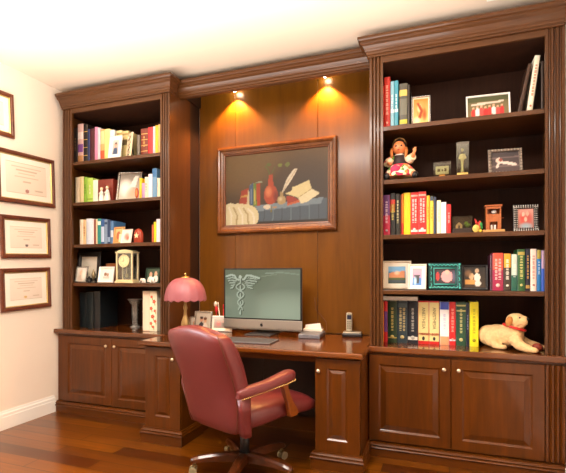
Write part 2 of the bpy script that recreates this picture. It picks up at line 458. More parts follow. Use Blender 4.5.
# panelling above the desk, valance with spotlights
t = thing('wall_panelling', 'honey brown polished panelling behind the painting and monitor', 'panelling', (1.97, YBK, .76))
for a, b in ((1.1515, 1.514), (1.517, 2.281), (2.284, 2.7835)):
    objw('panel', B().box(a, b, YBK, YBK+.018, .765, 2.935, .002), W_PANEL, t)
t = thing('valance', 'moulded cherry valance over the desk alcove between both bookcases', 'valance', (1.97, .12, 2.72))
objw('front_board', B().box(1.152, 2.783, .155, .18, 2.763, 2.932), W_CASE_H, t)
objw('cornice', B().sweep([(1.152, .155), (2.783, .155)], cornice_prof(2.766, ZCOR, .075)), W_CASE_H, t)
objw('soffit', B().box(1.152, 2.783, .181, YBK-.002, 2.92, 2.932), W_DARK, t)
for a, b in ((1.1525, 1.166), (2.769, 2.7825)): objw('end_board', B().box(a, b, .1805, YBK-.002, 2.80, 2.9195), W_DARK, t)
M_BULB = emit('bulb_glow', 'fff0d0', 60)
for x, lab in ((1.535, 'small recessed spotlight in the valance, above the left side of the painting'), (2.358, 'small recessed spotlight in the valance, above the right side of the painting')):
    t = thing('spotlight', lab, 'spotlight', (x, .438, 2.9195), group='spotlights in the valance')
    obj('trim_ring', B().lathe([(.038, 0), (.038, -.008), (.03, -.010), (.028, -.012), (.026, -.004), (.026, -.001), (.038, 0)], caps=False), M_BRASS, t)
    obj('bulb', B().lathe([(.001, -.002), (.016, -.002), (.026, -.016), (.026, -.028), (.014, -.036), (.0005, -.037)]), M_BULB, t)
    ld = bpy.data.lights.new('spot', 'SPOT'); ld.energy = 105; ld.color = (1, .47, .13); ld.spot_size = math.radians(108); ld.spot_blend = .5; ld.shadow_soft_size = .012
    lo = bpy.data.objects.new('spot_lamp', ld); COL.objects.link(lo); lo.location = (x, .438, 2.87)

# ------------------------------------------------------------------ painting above the desk
PX0, PX1, PZ0, PZ1 = 1.348, 2.452, 1.622, 2.403
t = thing('framed_painting', 'large framed still life of red jug, books and quill above the monitor', 'painting', ((PX0+PX1)/2, YBK-.001, PZ0))
pw, ph = PX1-PX0, PZ1-PZ0
W_FRAME = wood('frame_wood', '5a2e10', '7e4c20', .25, (10, 10, 10), .4, .1)
obj('frame', B().rectring(pw, ph, [(0, 0), (0, -.03), (.008, -.042), (.022, -.046), (.034, -.04), (.04, -.03), (.062, -.024), (.066, -.014), (.066, 0)]), W_FRAME, t)
obj('inner_lip', B().rectring(pw, ph, [(.0655, -.02), (.0665, -.022), (.076, -.02), (.08, -.012), (.08, -.006), (.0655, -.006)]), paint('6e3c1c', .3, 0, .05, .5), t)
K = []
K.append(('g', '3c2f22', '6a4f28'))
K += [('s', .75, .35, .5, .6, '3a2f26'), ('s', .1, .9, .5, .5, '7a6034')]
K += [('p', [(.33, .27), (.98, .32), (.98, .05), (.30, .05)], '4f6272'), ('p', [(.30, .27), (.95, .33), (.93, .25), (.34, .19)], '7f95a4')]
for k in range(7): K.append(('l', [(.40+k*.085, .21+.005*k), (.395+k*.085, .05)], .006, '6f8794' if k % 2 else '3c4c5a'))
K += [('p', [(0, 0), (.33, 0), (.30, .05), (.1, .06)], '3a3630'), ('p', [(.3, .05), (1, .05), (1, 0), (.3, 0)], '2e2a28')]
# cloth
K += [('e', .16, .12, .185, .2, 'e6dcae')]
K += [('p', [(0, .3), (.06, .33), (.19, .27), (.3, .2), (.33, .1), (.31, 0), (0, 0)], 'e8e0b8')]
for k in range(5): K.append(('l', [(.04+k*.05, .27-.01*k), (.07+k*.055, .15), (.06+k*.06, .0)], .012, 'b8a878' if k % 2 else 'f6f2d8'))
# books
K += [('p', [(.17, .49), (.245, .52), (.225, .30), (.145, .31)], 'a8381c'), ('p', [(.165, .42), (.235, .43), (.23, .40), (.16, .39)], 'c8a050')]
K += [('p', [(.24, .51), (.255, .43), (.248, .30), (.222, .31)], 'd8cfa8')]
K += [('p', [(.25, .55), (.285, .59), (.29, .27), (.255, .28)], '3f5a80'), ('p', [(.285, .58), (.315, .58), (.325, .27), (.29, .27)], '6c8a34'), ('p', [(.318, .57), (.36, .58), (.36, .27), (.325, .27)], 'b0401c')]
K += [('p', [(.25, .56), (.36, .61), (.38, .585), (.285, .575)], '98a890')]
K += [('l', [(.302, .5), (.306, .3)], .008, 'd0c060'), ('l', [(.27, .5), (.272, .3)], .006, '8aa0b8')]
# jug
K += [('e', .46, .41, .066, .135, 'b4441c'), ('p', [(.442, .68), (.478, .68), (.488, .53), (.432, .53)], 'b4441c'), ('s', .44, .45, .04, .09, 'e88a58'), ('s', .51, .38, .03, .1, '7a2410'), ('e', .46, .69, .022, .012, '7a2c14')]
K += [('l', [(.45, .69), (.43, .77), (.41, .80)], .008, '5a6a2c'), ('l', [(.47, .69), (.5, .78)], .006, '5a6a2c'), ('e', .55, .80, .02, .022, '7a8a30'), ('e', .62, .80, .022, .03, '6c7c2c'), ('e', .44, .82, .025, .02, '5c6c28')]
# inkwell and quill
K += [('e', .565, .325, .042, .06, 'b8a070'), ('e', .565, .41, .018, .035, 'a89060'), ('s', .555, .34, .02, .03, 'e4d4a8')]
K += [('p', [(.57, .42), (.585, .5), (.62, .62), (.68, .73), (.715, .74), (.69, .66), (.64, .55), (.59, .45)], 'ece4cc'), ('l', [(.572, .41), (.62, .56), (.70, .72)], .004, 'b8a888')]
# books lying and open book
K += [('p', [(.61, .38), (.68, .36), (.74, .30), (.62, .26)], 'a83418'), ('p', [(.62, .27), (.72, .31), (.74, .285), (.62, .245)], 'd06838')]
K += [('p', [(.60, .41), (.66, .44), (.665, .49), (.70, .5), (.82, .57), (.845, .45), (.72, .345)], 'ece0a8'), ('p', [(.72, .345), (.845, .45), (.92, .385), (.80, .28), (.745, .265)], 'f2eac0'), ('l', [(.72, .345), (.845, .45)], .004, 'a08c50')]
K += [('e', .425, .245, .035, .03, 'e8dcc0'), ('l', [(.47, .25), (.465, .17)], .008, '78702c'), ('e', .5, .235, .02, .015, 'b89060')]
picture('canvas', pw-.14, ph-.14, K, t, M_PAINTING, 130, 92, -.008, z0=.07, noise=.12, gain=.56)

# ------------------------------------------------------------------ diplomas on the left wall
M_DFRAME = wood('diploma_frame', '4a2214', '743c22', .35, (12, 12, 12))
M_GOLD = paint('c8b070', .35, .5)
M_MAT = paint('f5f0e2', .7, 0, .02)
def diploma(label, yc, zc, w, h, tilt, seal, rows):
    t = thing('framed_diploma', label, 'diploma', (XL+.002, yc, zc-h/2), (0, 0, PI/2), 'framed diplomas on the left wall')
    t.rotation_euler = (Matrix.Rotation(PI/2, 4, 'Z') @ Matrix.Rotation(-math.radians(tilt), 4, 'Y')).to_euler()
    obj('frame', B().rectring(w, h, [(0, 0), (0, -.018), (.006, -.024), (.02, -.024), (.026, -.02), (.034, -.018), (.034, 0)]), M_DFRAME, t)
    obj('gold_lip', B().rectring(w, h, [(.0335, -.012), (.0345, -.016), (.0415, -.01), (.0415, -.004), (.0335, -.004)]), M_GOLD, t)
    obj('mat', B().box(-w/2+.04, w/2-.04, -.006, -.002, .04, h-.04), M_MAT, t)
    m = .088
    D = [('g', 'ecdccc', 'f0e4d4')]
    D += [('l', [(.01, .01), (.99, .01), (.99, .99), (.01, .99), (.01, .01)], .012, 'b0a078')]
    for v, a, b in rows: D.append(('l', [(a, v), (b, v)], .014, 'cdb8a0'))
    D += [('e', seal[0], seal[1], .05, .06, seal[2])]
    picture('certificate', w-2*m, h-2*m, D, t, M_DIPLOMA, 56, 44, -.0066, z0=m)
    return t
R1 = [(.86, .15, .85), (.76, .25, .75), (.66, .3, .7), (.55, .22, .78), (.4, .4, .6), (.15, .7, .9)]
diploma('framed diploma at the top of the left wall column, cut off by the photo edge', -.715, 2.545, .53, .36, 2.2, (.5, .12, 'b88a80'), R1)
diploma('widest framed diploma with a reddish seal, second from the top on the left wall', -.318, 2.068, .575, .432, 2.2, (.5, .1, 'b08078'), R1)
diploma('framed diploma with a small dark seal, third from the top on the left wall', -.323, 1.571, .49, .355, 2.2, (.5, .12, '6a5a58'), R1)
diploma('framed diploma with a pale gold seal, lowest on the left wall', -.323, 1.134, .49, .355, 2.2, (.46, .12, 'd0b070'), R1)
o = struct('ceiling_vent', B().box(3.515, 3.66, -.30, -.08, ZC-.012, ZC-.0005, .004), M_TRIM)
del o['kind']; tag(o, 'small white ceiling vent above the right bookcase cornice', 'vent')
BOOKS = [
(0.034, 0.08, 0.1, 2.28, 0.346, '2a2320', [], '8a6a50', None, 'dark brown patterned book, leftmost on the top shelf of the left bookcase', 'books on the top shelf of the left bookcase'),
(0.084, 0.149, 0.1, 2.28, 0.376, 'd8b0a8', [(0, 0.22, 'c08a5a'), (0.3, 0.5, '7a4a8a'), (0.62, 0.8, 'e8d8d0')], '', None, 'tall book with pink and violet floral spine on left bookcase', 'books on the top shelf of the left bookcase'),
(0.151, 0.198, 0.1, 2.28, 0.367, '241d1a', [(0.2, 0.22, 'c8a050'), (0.4, 0.42, 'c8a050'), (0.6, 0.62, 'c8a050'), (0.8, 0.82, 'c8a050')], '', None, 'black book with thin gold spine bands on left bookcase', 'books on the top shelf of the left bookcase'),
(0.202, 0.226, 0.1, 2.28, 0.318, '1d2f66', [], '', None, 'slim navy blue book beside the gold banded black one, left bookcase', 'books on the top shelf of the left bookcase'),
(0.228, 0.282, 0.1, 2.28, 0.317, '4a1420', [], '', None, 'dark burgundy book between the navy one and the pink one, left bookcase', 'books on the top shelf of the left bookcase'),
(0.284, 0.314, 0.1, 2.28, 0.327, 'e888b0', [], '', None, 'slim pink book on the top shelf of the left bookcase', 'books on the top shelf of the left bookcase'),
(0.316, 0.344, 0.1, 2.28, 0.317, 'c4c8d4', [], '', None, 'slim pale grey book beside the pink one, left bookcase', 'books on the top shelf of the left bookcase'),
(0.347, 0.393, 0.1, 2.28, 0.296, 'e8a868', [(0.1, 0.35, 'd85a30'), (0.55, 0.95, 'f0c890')], '', None, 'orange and peach book on the top shelf of the left bookcase', 'books on the top shelf of the left bookcase'),
(0.395, 0.452, 0.1, 2.28, 0.294, 'f4e08a', [], '', None, 'pale yellow book beside the orange and peach one, left bookcase', 'books on the top shelf of the left bookcase'),
(0.454, 0.503, 0.1, 2.28, 0.278, 'eef0ea', [], '', None, 'white book partly behind the white portrait frame, left bookcase', 'books on the top shelf of the left bookcase'),
(0.525, 0.588, 0.1, 2.28, 0.265, 'd8c890', [(0.55, 0.75, '6a5a3a'), (0.85, 0.92, 'a08a50')], '', None, 'cream and gilt book behind the white portrait frame, left bookcase', 'books on the top shelf of the left bookcase'),
(0.591, 0.658, 0.1, 2.28, 0.253, 'cdbb80', [(0.5, 0.7, '6a5a3a'), (0.85, 0.92, 'a08a50')], '', None, 'cream and gilt book behind the lattice frame, left bookcase', 'books on the top shelf of the left bookcase'),
(0.748, 0.775, 0.1, 2.28, 0.202, '8c8478', [], '', None, 'low grey book right of the lattice frame, left bookcase', 'books on the top shelf of the left bookcase'),
(0.79, 0.863, 0.1, 2.28, 0.251, '7a3020', [(0.2, 0.23, 'd0a860'), (0.4, 0.43, 'd0a860'), (0.6, 0.63, 'd0a860'), (0.8, 0.83, 'd0a860')], 'd0a860', None, 'brown leather book with gold spine bands on the left bookcase', 'books on the top shelf of the left bookcase'),
(0.866, 0.915, 0.1, 2.28, 0.257, 'cc2c34', [], '', None, 'bright red book beside the brown leather one, left bookcase', 'books on the top shelf of the left bookcase'),
(0.917, 0.938, 0.1, 2.28, 0.258, 'd0c8e0', [], '', None, 'slim lavender book right of the bright red one, left bookcase', 'books on the top shelf of the left bookcase'),
(0.94, 0.969, 0.1, 2.28, 0.264, 'f0c030', [], '', None, 'golden yellow book near the right end of the top left shelf', 'books on the top shelf of the left bookcase'),
(0.971, 0.99, 0.1, 2.28, 0.269, 'f0b878', [], '', None, 'slim peach book, last on the right of the top left shelf', 'books on the top shelf of the left bookcase'),
(0.056, 0.102, 0.1, 1.909, 0.253, 'f2e2c4', [], '', None, 'cream book, leftmost on the second shelf of the left bookcase', 'books on the second shelf of the left bookcase'),
(0.104, 0.152, 0.1, 1.909, 0.256, 'ecd9a6', [], '', None, 'buff book between the cream one and the green one, left bookcase', 'books on the second shelf of the left bookcase'),
(0.155, 0.193, 0.1, 1.909, 0.249, '8cbc3c', [], '3c6a1c', None, 'leaf green book on the second shelf of the left bookcase', 'books on the second shelf of the left bookcase'),
(0.196, 0.261, 0.1, 1.909, 0.236, 'b2d860', [(0.15, 0.2, '8cb040')], 'e8f0c0', None, 'wide lime green book beside the leaf green one, left bookcase', 'books on the second shelf of the left bookcase'),
(0.263, 0.316, 0.1, 1.909, 0.213, 'f0f2e4', [], '', None, 'short white book left of the maroon volume, left bookcase', 'books on the second shelf of the left bookcase'),
(0.32, 0.487, 0.1, 1.909, 0.21, '7c2c20', [], '', None, 'broad maroon volume behind the two white figurines, left bookcase', 'books on the second shelf of the left bookcase'),
(0.775, 0.798, 0.1, 1.909, 0.193, 'f4d020', [], '', None, 'slim bright yellow book right of the silver frame, left bookcase', 'books on the second shelf of the left bookcase'),
(0.8, 0.829, 0.1, 1.909, 0.147, 'c0a0d0', [], '', None, 'short lilac book on the second shelf of the left bookcase', 'books on the second shelf of the left bookcase'),
(0.831, 0.864, 0.1, 1.909, 0.197, 'f2e4d0', [(0.1, 0.9, 'f0ddc8')], 'c07040', None, 'off white book with brown lettering beside the lilac one, left bookcase', 'books on the second shelf of the left bookcase'),
(0.869, 0.907, 0.1, 1.909, 0.22, 'f4f4f8', [], '', None, 'white book left of the tall blue one, left bookcase', 'books on the second shelf of the left bookcase'),
(0.909, 0.956, 0.1, 1.909, 0.265, '6a98c0', [(0.72, 1, '3c78b0')], '', None, 'tall blue book, tallest on the second shelf of the left bookcase', 'books on the second shelf of the left bookcase'),
(0.96, 0.99, 0.1, 1.909, 0.179, 'eee6c8', [], '', None, 'small ivory book at the right end of the second left shelf', 'books on the second shelf of the left bookcase'),
(0.109, 0.146, 0.1, 1.528, 0.238, 'f6e8d0', [], '', None, 'cream book, leftmost on the third shelf of the left bookcase', 'books on the third shelf of the left bookcase'),
(0.149, 0.179, 0.1, 1.528, 0.236, 'e8c898', [], 'b06a30', None, 'tan book second from the left on the third left shelf', 'books on the third shelf of the left bookcase'),
(0.184, 0.247, 0.1, 1.528, 0.243, 'dce6f4', [(0.0, 0.9, 'd4e0f0')], '', None, 'wide pale blue book on the third shelf of the left bookcase', 'books on the third shelf of the left bookcase'),
(0.249, 0.27, 0.1, 1.528, 0.238, 'ece8f0', [], '', None, 'slim white book right of the pale blue one, third left shelf', 'books on the third shelf of the left bookcase'),
(0.272, 0.295, 0.1, 1.528, 0.233, '8a4a3a', [], '', None, 'slim brown book on the third shelf of the left bookcase', 'books on the third shelf of the left bookcase'),
(0.298, 0.311, 0.1, 1.528, 0.236, 'ecd8b0', [], '', None, 'very thin beige book beside the slim brown one, third left shelf', 'books on the third shelf of the left bookcase'),
(0.314, 0.352, 0.1, 1.528, 0.238, '1f8a86', [(0.75, 0.9, 'd8e8e4')], '', None, 'teal book on the third shelf of the left bookcase', 'books on the third shelf of the left bookcase'),
(0.355, 0.391, 0.1, 1.528, 0.233, '2c5a9a', [(0.1, 0.7, 'b8cce8')], '', None, 'blue and white book right of the teal one, third left shelf', 'books on the third shelf of the left bookcase'),
(0.393, 0.425, 0.1, 1.528, 0.226, '7a94b4', [(0.8, 0.9, '24406a')], '', None, 'grey blue book on the third shelf of the left bookcase', 'books on the third shelf of the left bookcase'),
(0.427, 0.458, 0.1, 1.528, 0.22, '24406a', [(0.1, 0.3, '8aa4c8')], '', None, 'dark blue book right of the grey blue one, third left shelf', 'books on the third shelf of the left bookcase'),
(0.461, 0.492, 0.1, 1.528, 0.21, '4a78aa', [(0.3, 0.6, 'c8d8ea')], '', None, 'medium blue book left of the tan frame, third left shelf', 'books on the third shelf of the left bookcase'),
(0.904, 0.923, 0.1, 1.528, 0.16, 'b85a38', [], '', None, 'thin rust book near the right end of the third left shelf', 'books on the third shelf of the left bookcase'),
(0.925, 0.949, 0.1, 1.528, 0.182, 'f2d61c', [], '', None, 'vivid yellow book at the right of the third left shelf', 'books on the third shelf of the left bookcase'),
(0.951, 0.99, 0.1, 1.528, 0.206, 'eee0ec', [], '', None, 'pale pink white book, last on the third left shelf', 'books on the third shelf of the left bookcase'),
(0.076, 0.156, 0.13, 0.76, 0.327, '0e181c', [], '', None, 'dark binder, leftmost of the three at the bottom of the left bookcase', 'dark binders at the bottom of the left bookcase'),
(0.159, 0.238, 0.13, 0.76, 0.333, '121e22', [], '', None, 'dark binder, middle of the three at the bottom of the left bookcase', 'dark binders at the bottom of the left bookcase'),
(0.242, 0.319, 0.13, 0.76, 0.338, '0c1418', [], '', None, 'dark binder, rightmost of the three at the bottom of the left bookcase', 'dark binders at the bottom of the left bookcase'),
(2.86, 2.869, 0.1, 2.28, 0.319, 'c03018', [], '', None, 'very thin red book touching the left side of the top right shelf', 'books on the top shelf of the right bookcase'),
(2.871, 2.913, 0.1, 2.28, 0.379, 'c8281c', [], 'f0b8a0', '.', 'tall red book, tallest at the left of the top right shelf', 'books on the top shelf of the right bookcase'),
(2.916, 2.94, 0.1, 2.28, 0.342, '8cc4d8', [(0.35, 0.42, 'e8f4f8')], 'f4fafa', None, 'light blue book beside the tall red one on the top right shelf', 'books on the top shelf of the right bookcase'),
(2.942, 2.969, 0.1, 2.28, 0.344, '3c9cb4', [(0.35, 0.42, 'd0ecf0')], 'e8f4f8', None, 'teal blue book, second of the blue pair on the top right shelf', 'books on the top shelf of the right bookcase'),
(2.976, 3.031, 0.1, 2.28, 0.316, '4a4a40', [(0.72, 0.86, 'd8b860'), (0.1, 0.2, 'c8c040'), (0.3, 0.66, '6a6a5c')], '', None, 'grey black book with gold patches on the top right shelf', 'books on the top shelf of the right bookcase'),
(3.033, 3.048, 0.1, 2.28, 0.303, '2a2018', [], '', None, 'slim dark brown book left of the amber photo, top right shelf', 'books on the top shelf of the right bookcase'),
(2.852, 2.862, 0.12, 1.528, 0.276, '9ab8cc', [], '', None, 'thin pale blue book at the left end of the third right shelf', 'books on the third shelf of the right bookcase'),
(2.864, 2.91, 0.12, 1.528, 0.295, 'c82c50', [(0.5, 1, '6a3c78')], 'f0d8e8', '.', 'book fading from violet to crimson on the third right shelf', 'books on the third shelf of the right bookcase'),
(2.912, 2.947, 0.12, 1.528, 0.306, '1c1c1c', [(0.58, 0.85, 'c83020'), (0.55, 0.75, 'b89838')], 'c8b860', None, 'black book with red and gold blocks on the third right shelf', 'books on the third shelf of the right bookcase'),
(2.95, 2.978, 0.12, 1.528, 0.298, '24241f', [], 'e0d8a0', '.', 'black book with cream lettering on the third right shelf', 'books on the third shelf of the right bookcase'),
(2.98, 2.988, 0.12, 1.528, 0.289, '4a1c14', [], '', None, 'very thin dark maroon book left of the orange one, third right shelf', 'books on the third shelf of the right bookcase'),
(2.989, 3.003, 0.12, 1.528, 0.296, 'e0701c', [(0.0, 0.3, 'c83020')], '', None, 'slim orange book between black and yellow books, third right shelf', 'books on the third shelf of the right bookcase'),
(3.005, 3.05, 0.12, 1.528, 0.303, 'f6cc18', [], '', None, 'wide plain yellow book on the third right shelf', 'books on the third shelf of the right bookcase'),
(3.052, 3.101, 0.12, 1.528, 0.302, 'd82420', [(0.08, 0.13, 'f4e0d8'), (0.9, 0.94, 'f0a898')], 'f6ddd8', '!', 'red volume with white lettering, left one of the matching pair', 'books on the third shelf of the right bookcase'),
(3.103, 3.155, 0.12, 1.528, 0.304, 'd82420', [(0.08, 0.13, 'f4e0d8'), (0.9, 0.94, 'f0a898')], 'f6ddd8', '!', 'red volume with white lettering, right one of the matching pair', 'books on the third shelf of the right bookcase'),
(3.157, 3.178, 0.12, 1.528, 0.273, 'f2b428', [], 'b06a10', None, 'amber yellow book right of the matching red pair, third right shelf', 'books on the third shelf of the right bookcase'),
(3.181, 3.202, 0.12, 1.528, 0.268, 'f0d040', [(0.88, 1, '3a4a5a')], '8a6a10', None, 'yellow book with dark lettering left of the navy one, third right shelf', 'books on the third shelf of the right bookcase'),
(3.204, 3.221, 0.12, 1.528, 0.261, '20304a', [], '', None, 'slim navy book on the third right shelf', 'books on the third shelf of the right bookcase'),
(3.224, 3.25, 0.12, 1.528, 0.236, 'f4ecc8', [], 'b0a880', None, 'cream book right of the slim navy one, third right shelf', 'books on the third shelf of the right bookcase'),
(3.252, 3.284, 0.12, 1.528, 0.222, 'f8f6f6', [], '', None, 'white book beside the cream one on the third right shelf', 'books on the third shelf of the right bookcase'),
(3.287, 3.315, 0.12, 1.528, 0.205, 'd02c2c', [], 'f4b8b0', None, 'short red book at the right end of the third right shelf row', 'books on the third shelf of the right bookcase'),
(3.554, 3.567, 0.1, 1.148, 0.234, '4a1a2a', [], '', None, 'thin dark plum book at the left of the fourth right shelf row', 'books on the fourth shelf of the right bookcase'),
(3.568, 3.631, 0.1, 1.148, 0.247, 'a02048', [(0.55, 1, 'e05038')], 'f0c8c0', '!', 'thick crimson and orange book on the fourth right shelf', 'books on the fourth shelf of the right bookcase'),
(3.634, 3.675, 0.1, 1.148, 0.242, '3c3024', [(0.62, 1, 'f0a42c')], 'f0e8d8', '.', 'brown book with an orange top on the fourth right shelf', 'books on the fourth shelf of the right bookcase'),
(3.678, 3.712, 0.1, 1.148, 0.237, '1c5a48', [(0.42, 1, 'c4d0c0')], 'e0e8e0', None, 'book half dark green half pale grey on the fourth right shelf', 'books on the fourth shelf of the right bookcase'),
(3.714, 3.756, 0.1, 1.148, 0.268, '2c5a2c', [(0.86, 0.94, 'b09a48')], 'd8d080', '.', 'tall green book with gold lettering on the fourth right shelf', 'books on the fourth shelf of the right bookcase'),
(3.759, 3.785, 0.1, 1.148, 0.27, '161c30', [(0.06, 0.14, 'b08a40')], 'c89848', '.', 'tall navy black book with gold lettering on the fourth right shelf', 'books on the fourth shelf of the right bookcase'),
(3.787, 3.821, 0.1, 1.148, 0.269, 'f4dccc', [], 'c07a70', '.', 'pale pink book with rose lettering on the fourth right shelf', 'books on the fourth shelf of the right bookcase'),
(3.823, 3.846, 0.1, 1.148, 0.262, '2c78b8', [(0.78, 1, 'b0a048')], 'd8e8f4', None, 'blue book with an olive top on the fourth right shelf', 'books on the fourth shelf of the right bookcase'),
(3.848, 3.866, 0.1, 1.148, 0.259, '4468c8', [(0.55, 1, 'c8a8c0')], '', None, 'blue and mauve book, last at right on the fourth right shelf', 'books on the fourth shelf of the right bookcase'),
(2.846, 2.86, 0.19, 0.76, 0.297, 'f08a1c', [], '', None, 'thin orange book at the left end of the right counter row', 'books on the counter of the right bookcase'),
(2.862, 2.886, 0.19, 0.76, 0.299, 'd8242c', [(0.25, 0.75, '6a3a8a')], '', None, 'red and violet book, second from the left on right counter', 'books on the counter of the right bookcase'),
(2.888, 2.953, 0.19, 0.76, 0.3, '1f3a20', [(0.1, 0.13, 'b8a050')], 'c8b060', '.', 'dark green book with gold lettering at left of right counter', 'books on the counter of the right bookcase'),
(2.955, 3.025, 0.19, 0.76, 0.301, '2a3c44', [(0.85, 0.95, '4a6068')], 'c8b880', '!', 'slate book with two gold lines of lettering on right counter', 'books on the counter of the right bookcase'),
(3.027, 3.097, 0.19, 0.76, 0.3, '141f2c', [(0.08, 0.16, 'e8e4d8')], 'b8b8b0', '.', 'navy book with a white emblem at its foot on right counter', 'books on the counter of the right bookcase'),
(3.099, 3.171, 0.19, 0.76, 0.306, 'cc2420', [(0.07, 0.97, 'e8d490'), (0.2, 0.26, 'c83020')], '2a2018', 'ANESTHESIA', 'red and cream medical volume, left one of the lettered pair', 'books on the counter of the right bookcase'),
(3.173, 3.24, 0.19, 0.76, 0.306, 'cc2420', [(0.07, 0.97, 'e8d490'), (0.2, 0.26, 'c83020')], '2a2018', 'ANESTHESIA', 'red and cream medical volume, right one of the lettered pair', 'books on the counter of the right bookcase'),
(3.244, 3.304, 0.19, 0.76, 0.302, 'f6f2ee', [(0.82, 1, '4456b0'), (0, 0.2, 'f0a070')], 'c8c0d8', None, 'white book with a blue top and orange foot, right counter', 'books on the counter of the right bookcase'),
(3.306, 3.347, 0.19, 0.76, 0.303, 'cc2424', [(0.1, 0.14, 'd8d8e0')], 'f0a090', '.', 'red book between the white and green ones on right counter', 'books on the counter of the right bookcase'),
(3.35, 3.412, 0.19, 0.76, 0.303, '1d4a34', [(0.78, 0.82, 'b8b070'), (0.9, 0.94, 'b8b070')], 'c8c080', '.', 'broad green book with gold lettering near the yellow one', 'books on the counter of the right bookcase'),
(3.414, 3.433, 0.19, 0.76, 0.298, '1a2436', [], '8a94a8', None, 'thin navy book squeezed between green and yellow books', 'books on the counter of the right bookcase'),
(3.436, 3.491, 0.19, 0.76, 0.306, 'ecdc1c', [], 'a09a20', '.', 'bright yellow book, last of the row beside the plush dog', 'books on the counter of the right bookcase'),
]
# ------------------------------------------------------------------ books
def book(row):
    x0, x1, y, z, h, col, bands, tc, txt, lab, grp = row
    w = x1-x0; d = .17 if 'binder' not in lab else .24
    nm = 'binder' if 'binder' in lab else 'book'
    t = thing(nm, lab, nm, ((x0+x1)/2, y, z+.0004), group=grp)
    cv = paint(col, .42, 0, .06, .15)
    q = min(.003, w*.12); hw = w/2
    P = [(-hw, d), (-hw, .004)]
    for k in range(7):
        a = PI*k/6; P.append((-hw*math.cos(a)*.999, .004-.004*math.sin(a)))
    P += [(hw, .004), (hw, d), (hw-q, d), (hw-q, .007), (-hw+q, .007), (-hw+q, d)]
    obj('cover', B().prism(P, 0, h), cv, t)
    obj('pages', B().box(-hw+q, hw-q, .007, d-.004, .004, h-.004), M_PAGES, t)
    for a, b, c in bands:
        Q = []
        for k in range(7):
            an = PI*k/6; Q.append((-hw*math.cos(an)*.97, .0036-.0044*math.sin(an)))
        Q += [(hw*.97, .0045), (-hw*.97, .0045)]
        obj('spine_label', B().prism(Q, h*a+.0005, h*b-.0005), paint(c, .45, 0, .05), t)
    if tc:
        tm = paint(tc, .5, 0, .05); rnd = random.Random(lab)
        if txt and len(txt) > 1:
            obj('spine_title', text_b(txt, .05, h*.5, True, 0, h*.6, -.0011, .0005, .62), tm, t)
            obj('spine_emblem', B().ball((0, -.001, h*.13), (w*.13, .0006, w*.2)), tm, t)
        else:
            b = B(); lines = 2 if (txt == '!' and w > .04) else 1
            for li in range(lines):
                lx = 0 if lines == 1 else (-.17+.34*li)*w
                cw = min(w*(.42 if lines == 1 else .26), .018)
                zz = h*(.84 if txt else .72); end = h*(.3 if txt else .38)
                while zz > end:
                    L = rnd.uniform(.012, .03)
                    n = max(1, int(L/.006))
                    for k in range(n):       # one small letter stroke after another
                        za = zz-k*.006
                        if za < end: break
                        ww = cw*rnd.uniform(.7, 1)
                        b.box(lx-ww/2, lx+ww/2, -.0012, 0.001, za-.0036, za)
                    zz -= n*.006+.006
            if b.v: obj('spine_title', b, tm, t)
            if txt and w > .03: 
                em = obj('spine_emblem', B().lathe([(0.0005, 0), (w*.2, 0), (w*.2, .001), (.0005, .001)], n=12), tm, t)
                em.rotation_euler = (PI/2, 0, 0); em.location = (0, -.0005, h*.14)
    return t
for r in BOOKS: book(r)
# leaning volumes at the right end of the top right shelf
def leaning(x, lab, w, h, col, ang, tcol=None, y=.10):
    t = book((x-w/2, x+w/2, y, 2.28, h, col, [], tcol or '', '.' if tcol else None, lab, 'leaning books on the top right shelf'))
    t.rotation_euler = (0, ang, 0); t.location.z = 2.281+abs(math.sin(ang))*w/2
leaning(3.720, 'dark brown volume leaning right, outermost on the top right shelf', .022, .33, '3c2414', .20, None)
leaning(3.779, 'tall white volume leaning right on the top right shelf', .031, .372, 'f2ead0', .13, 'c07050')
leaning(3.908, 'dark brown book upright in the far right corner of the top right shelf', .028, .335, '3a2416', 0)
t = book((3.846, 3.868, .10, 2.28, .33, '2c1c14', [], '', None, 'black brown book standing just right of the leaning white volume', 'leaning books on the top right shelf'))
# white paper-bound volume lying across the first five books on the counter
t = thing('flat_book', 'thin white bound volume lying flat on top of the dark books', 'book', (2.978, .255, .7604+.3065), (0, 0, 0))
obj('cover', B().box(-.128, .118, -.075, .075, 0, .003).box(-.128, .118, -.075, .075, .025, .028).box(-.128, .118, -.075, -.072, .003, .025), paint('f0ece4', .5), t)
obj('pages', B().box(-.125, .115, -.072, .072, .003, .025), M_PAGES, t)
# floral album
t = thing('photo_album', 'tall cream album with a red floral side, at the right of the bottom left tier', 'album', (.87, .1, .7604), (0, 0, 0))
obj('spine', B().box(-.06, .012, 0, .3, 0, .352, .006), paint('f2dcc4', .6, 0, .03), t)
o = obj('floral_side', B().box(.0125, .088, .0, .3, 0, .352, .004), paint('f4ecd0', .6, 0, .05), t)
rnd = random.Random(3)
for x, z, r in ((.035, .30, .012), (.06, .26, .016), (.03, .20, .015), (.068, .18, .012), (.045, .13, .017), (.028, .07, .014), (.07, .09, .013), (.05, .04, .012)):
    fb = B(); fg = B()
    for k in range(5): fb.ball((x+r*.6*math.cos(k*1.257), -.0005, z+r*.6*math.sin(k*1.257)), (r*.5, .001, r*.5), 8, 6)
    fg.ball((x+.008, -.0005, z-r*1.5), (.004, .001, .012), 8, 6)
    obj('flower', fb, paint('d8603c', .6), o); obj('leaf', fg, paint('9a9a4c', .6), o)

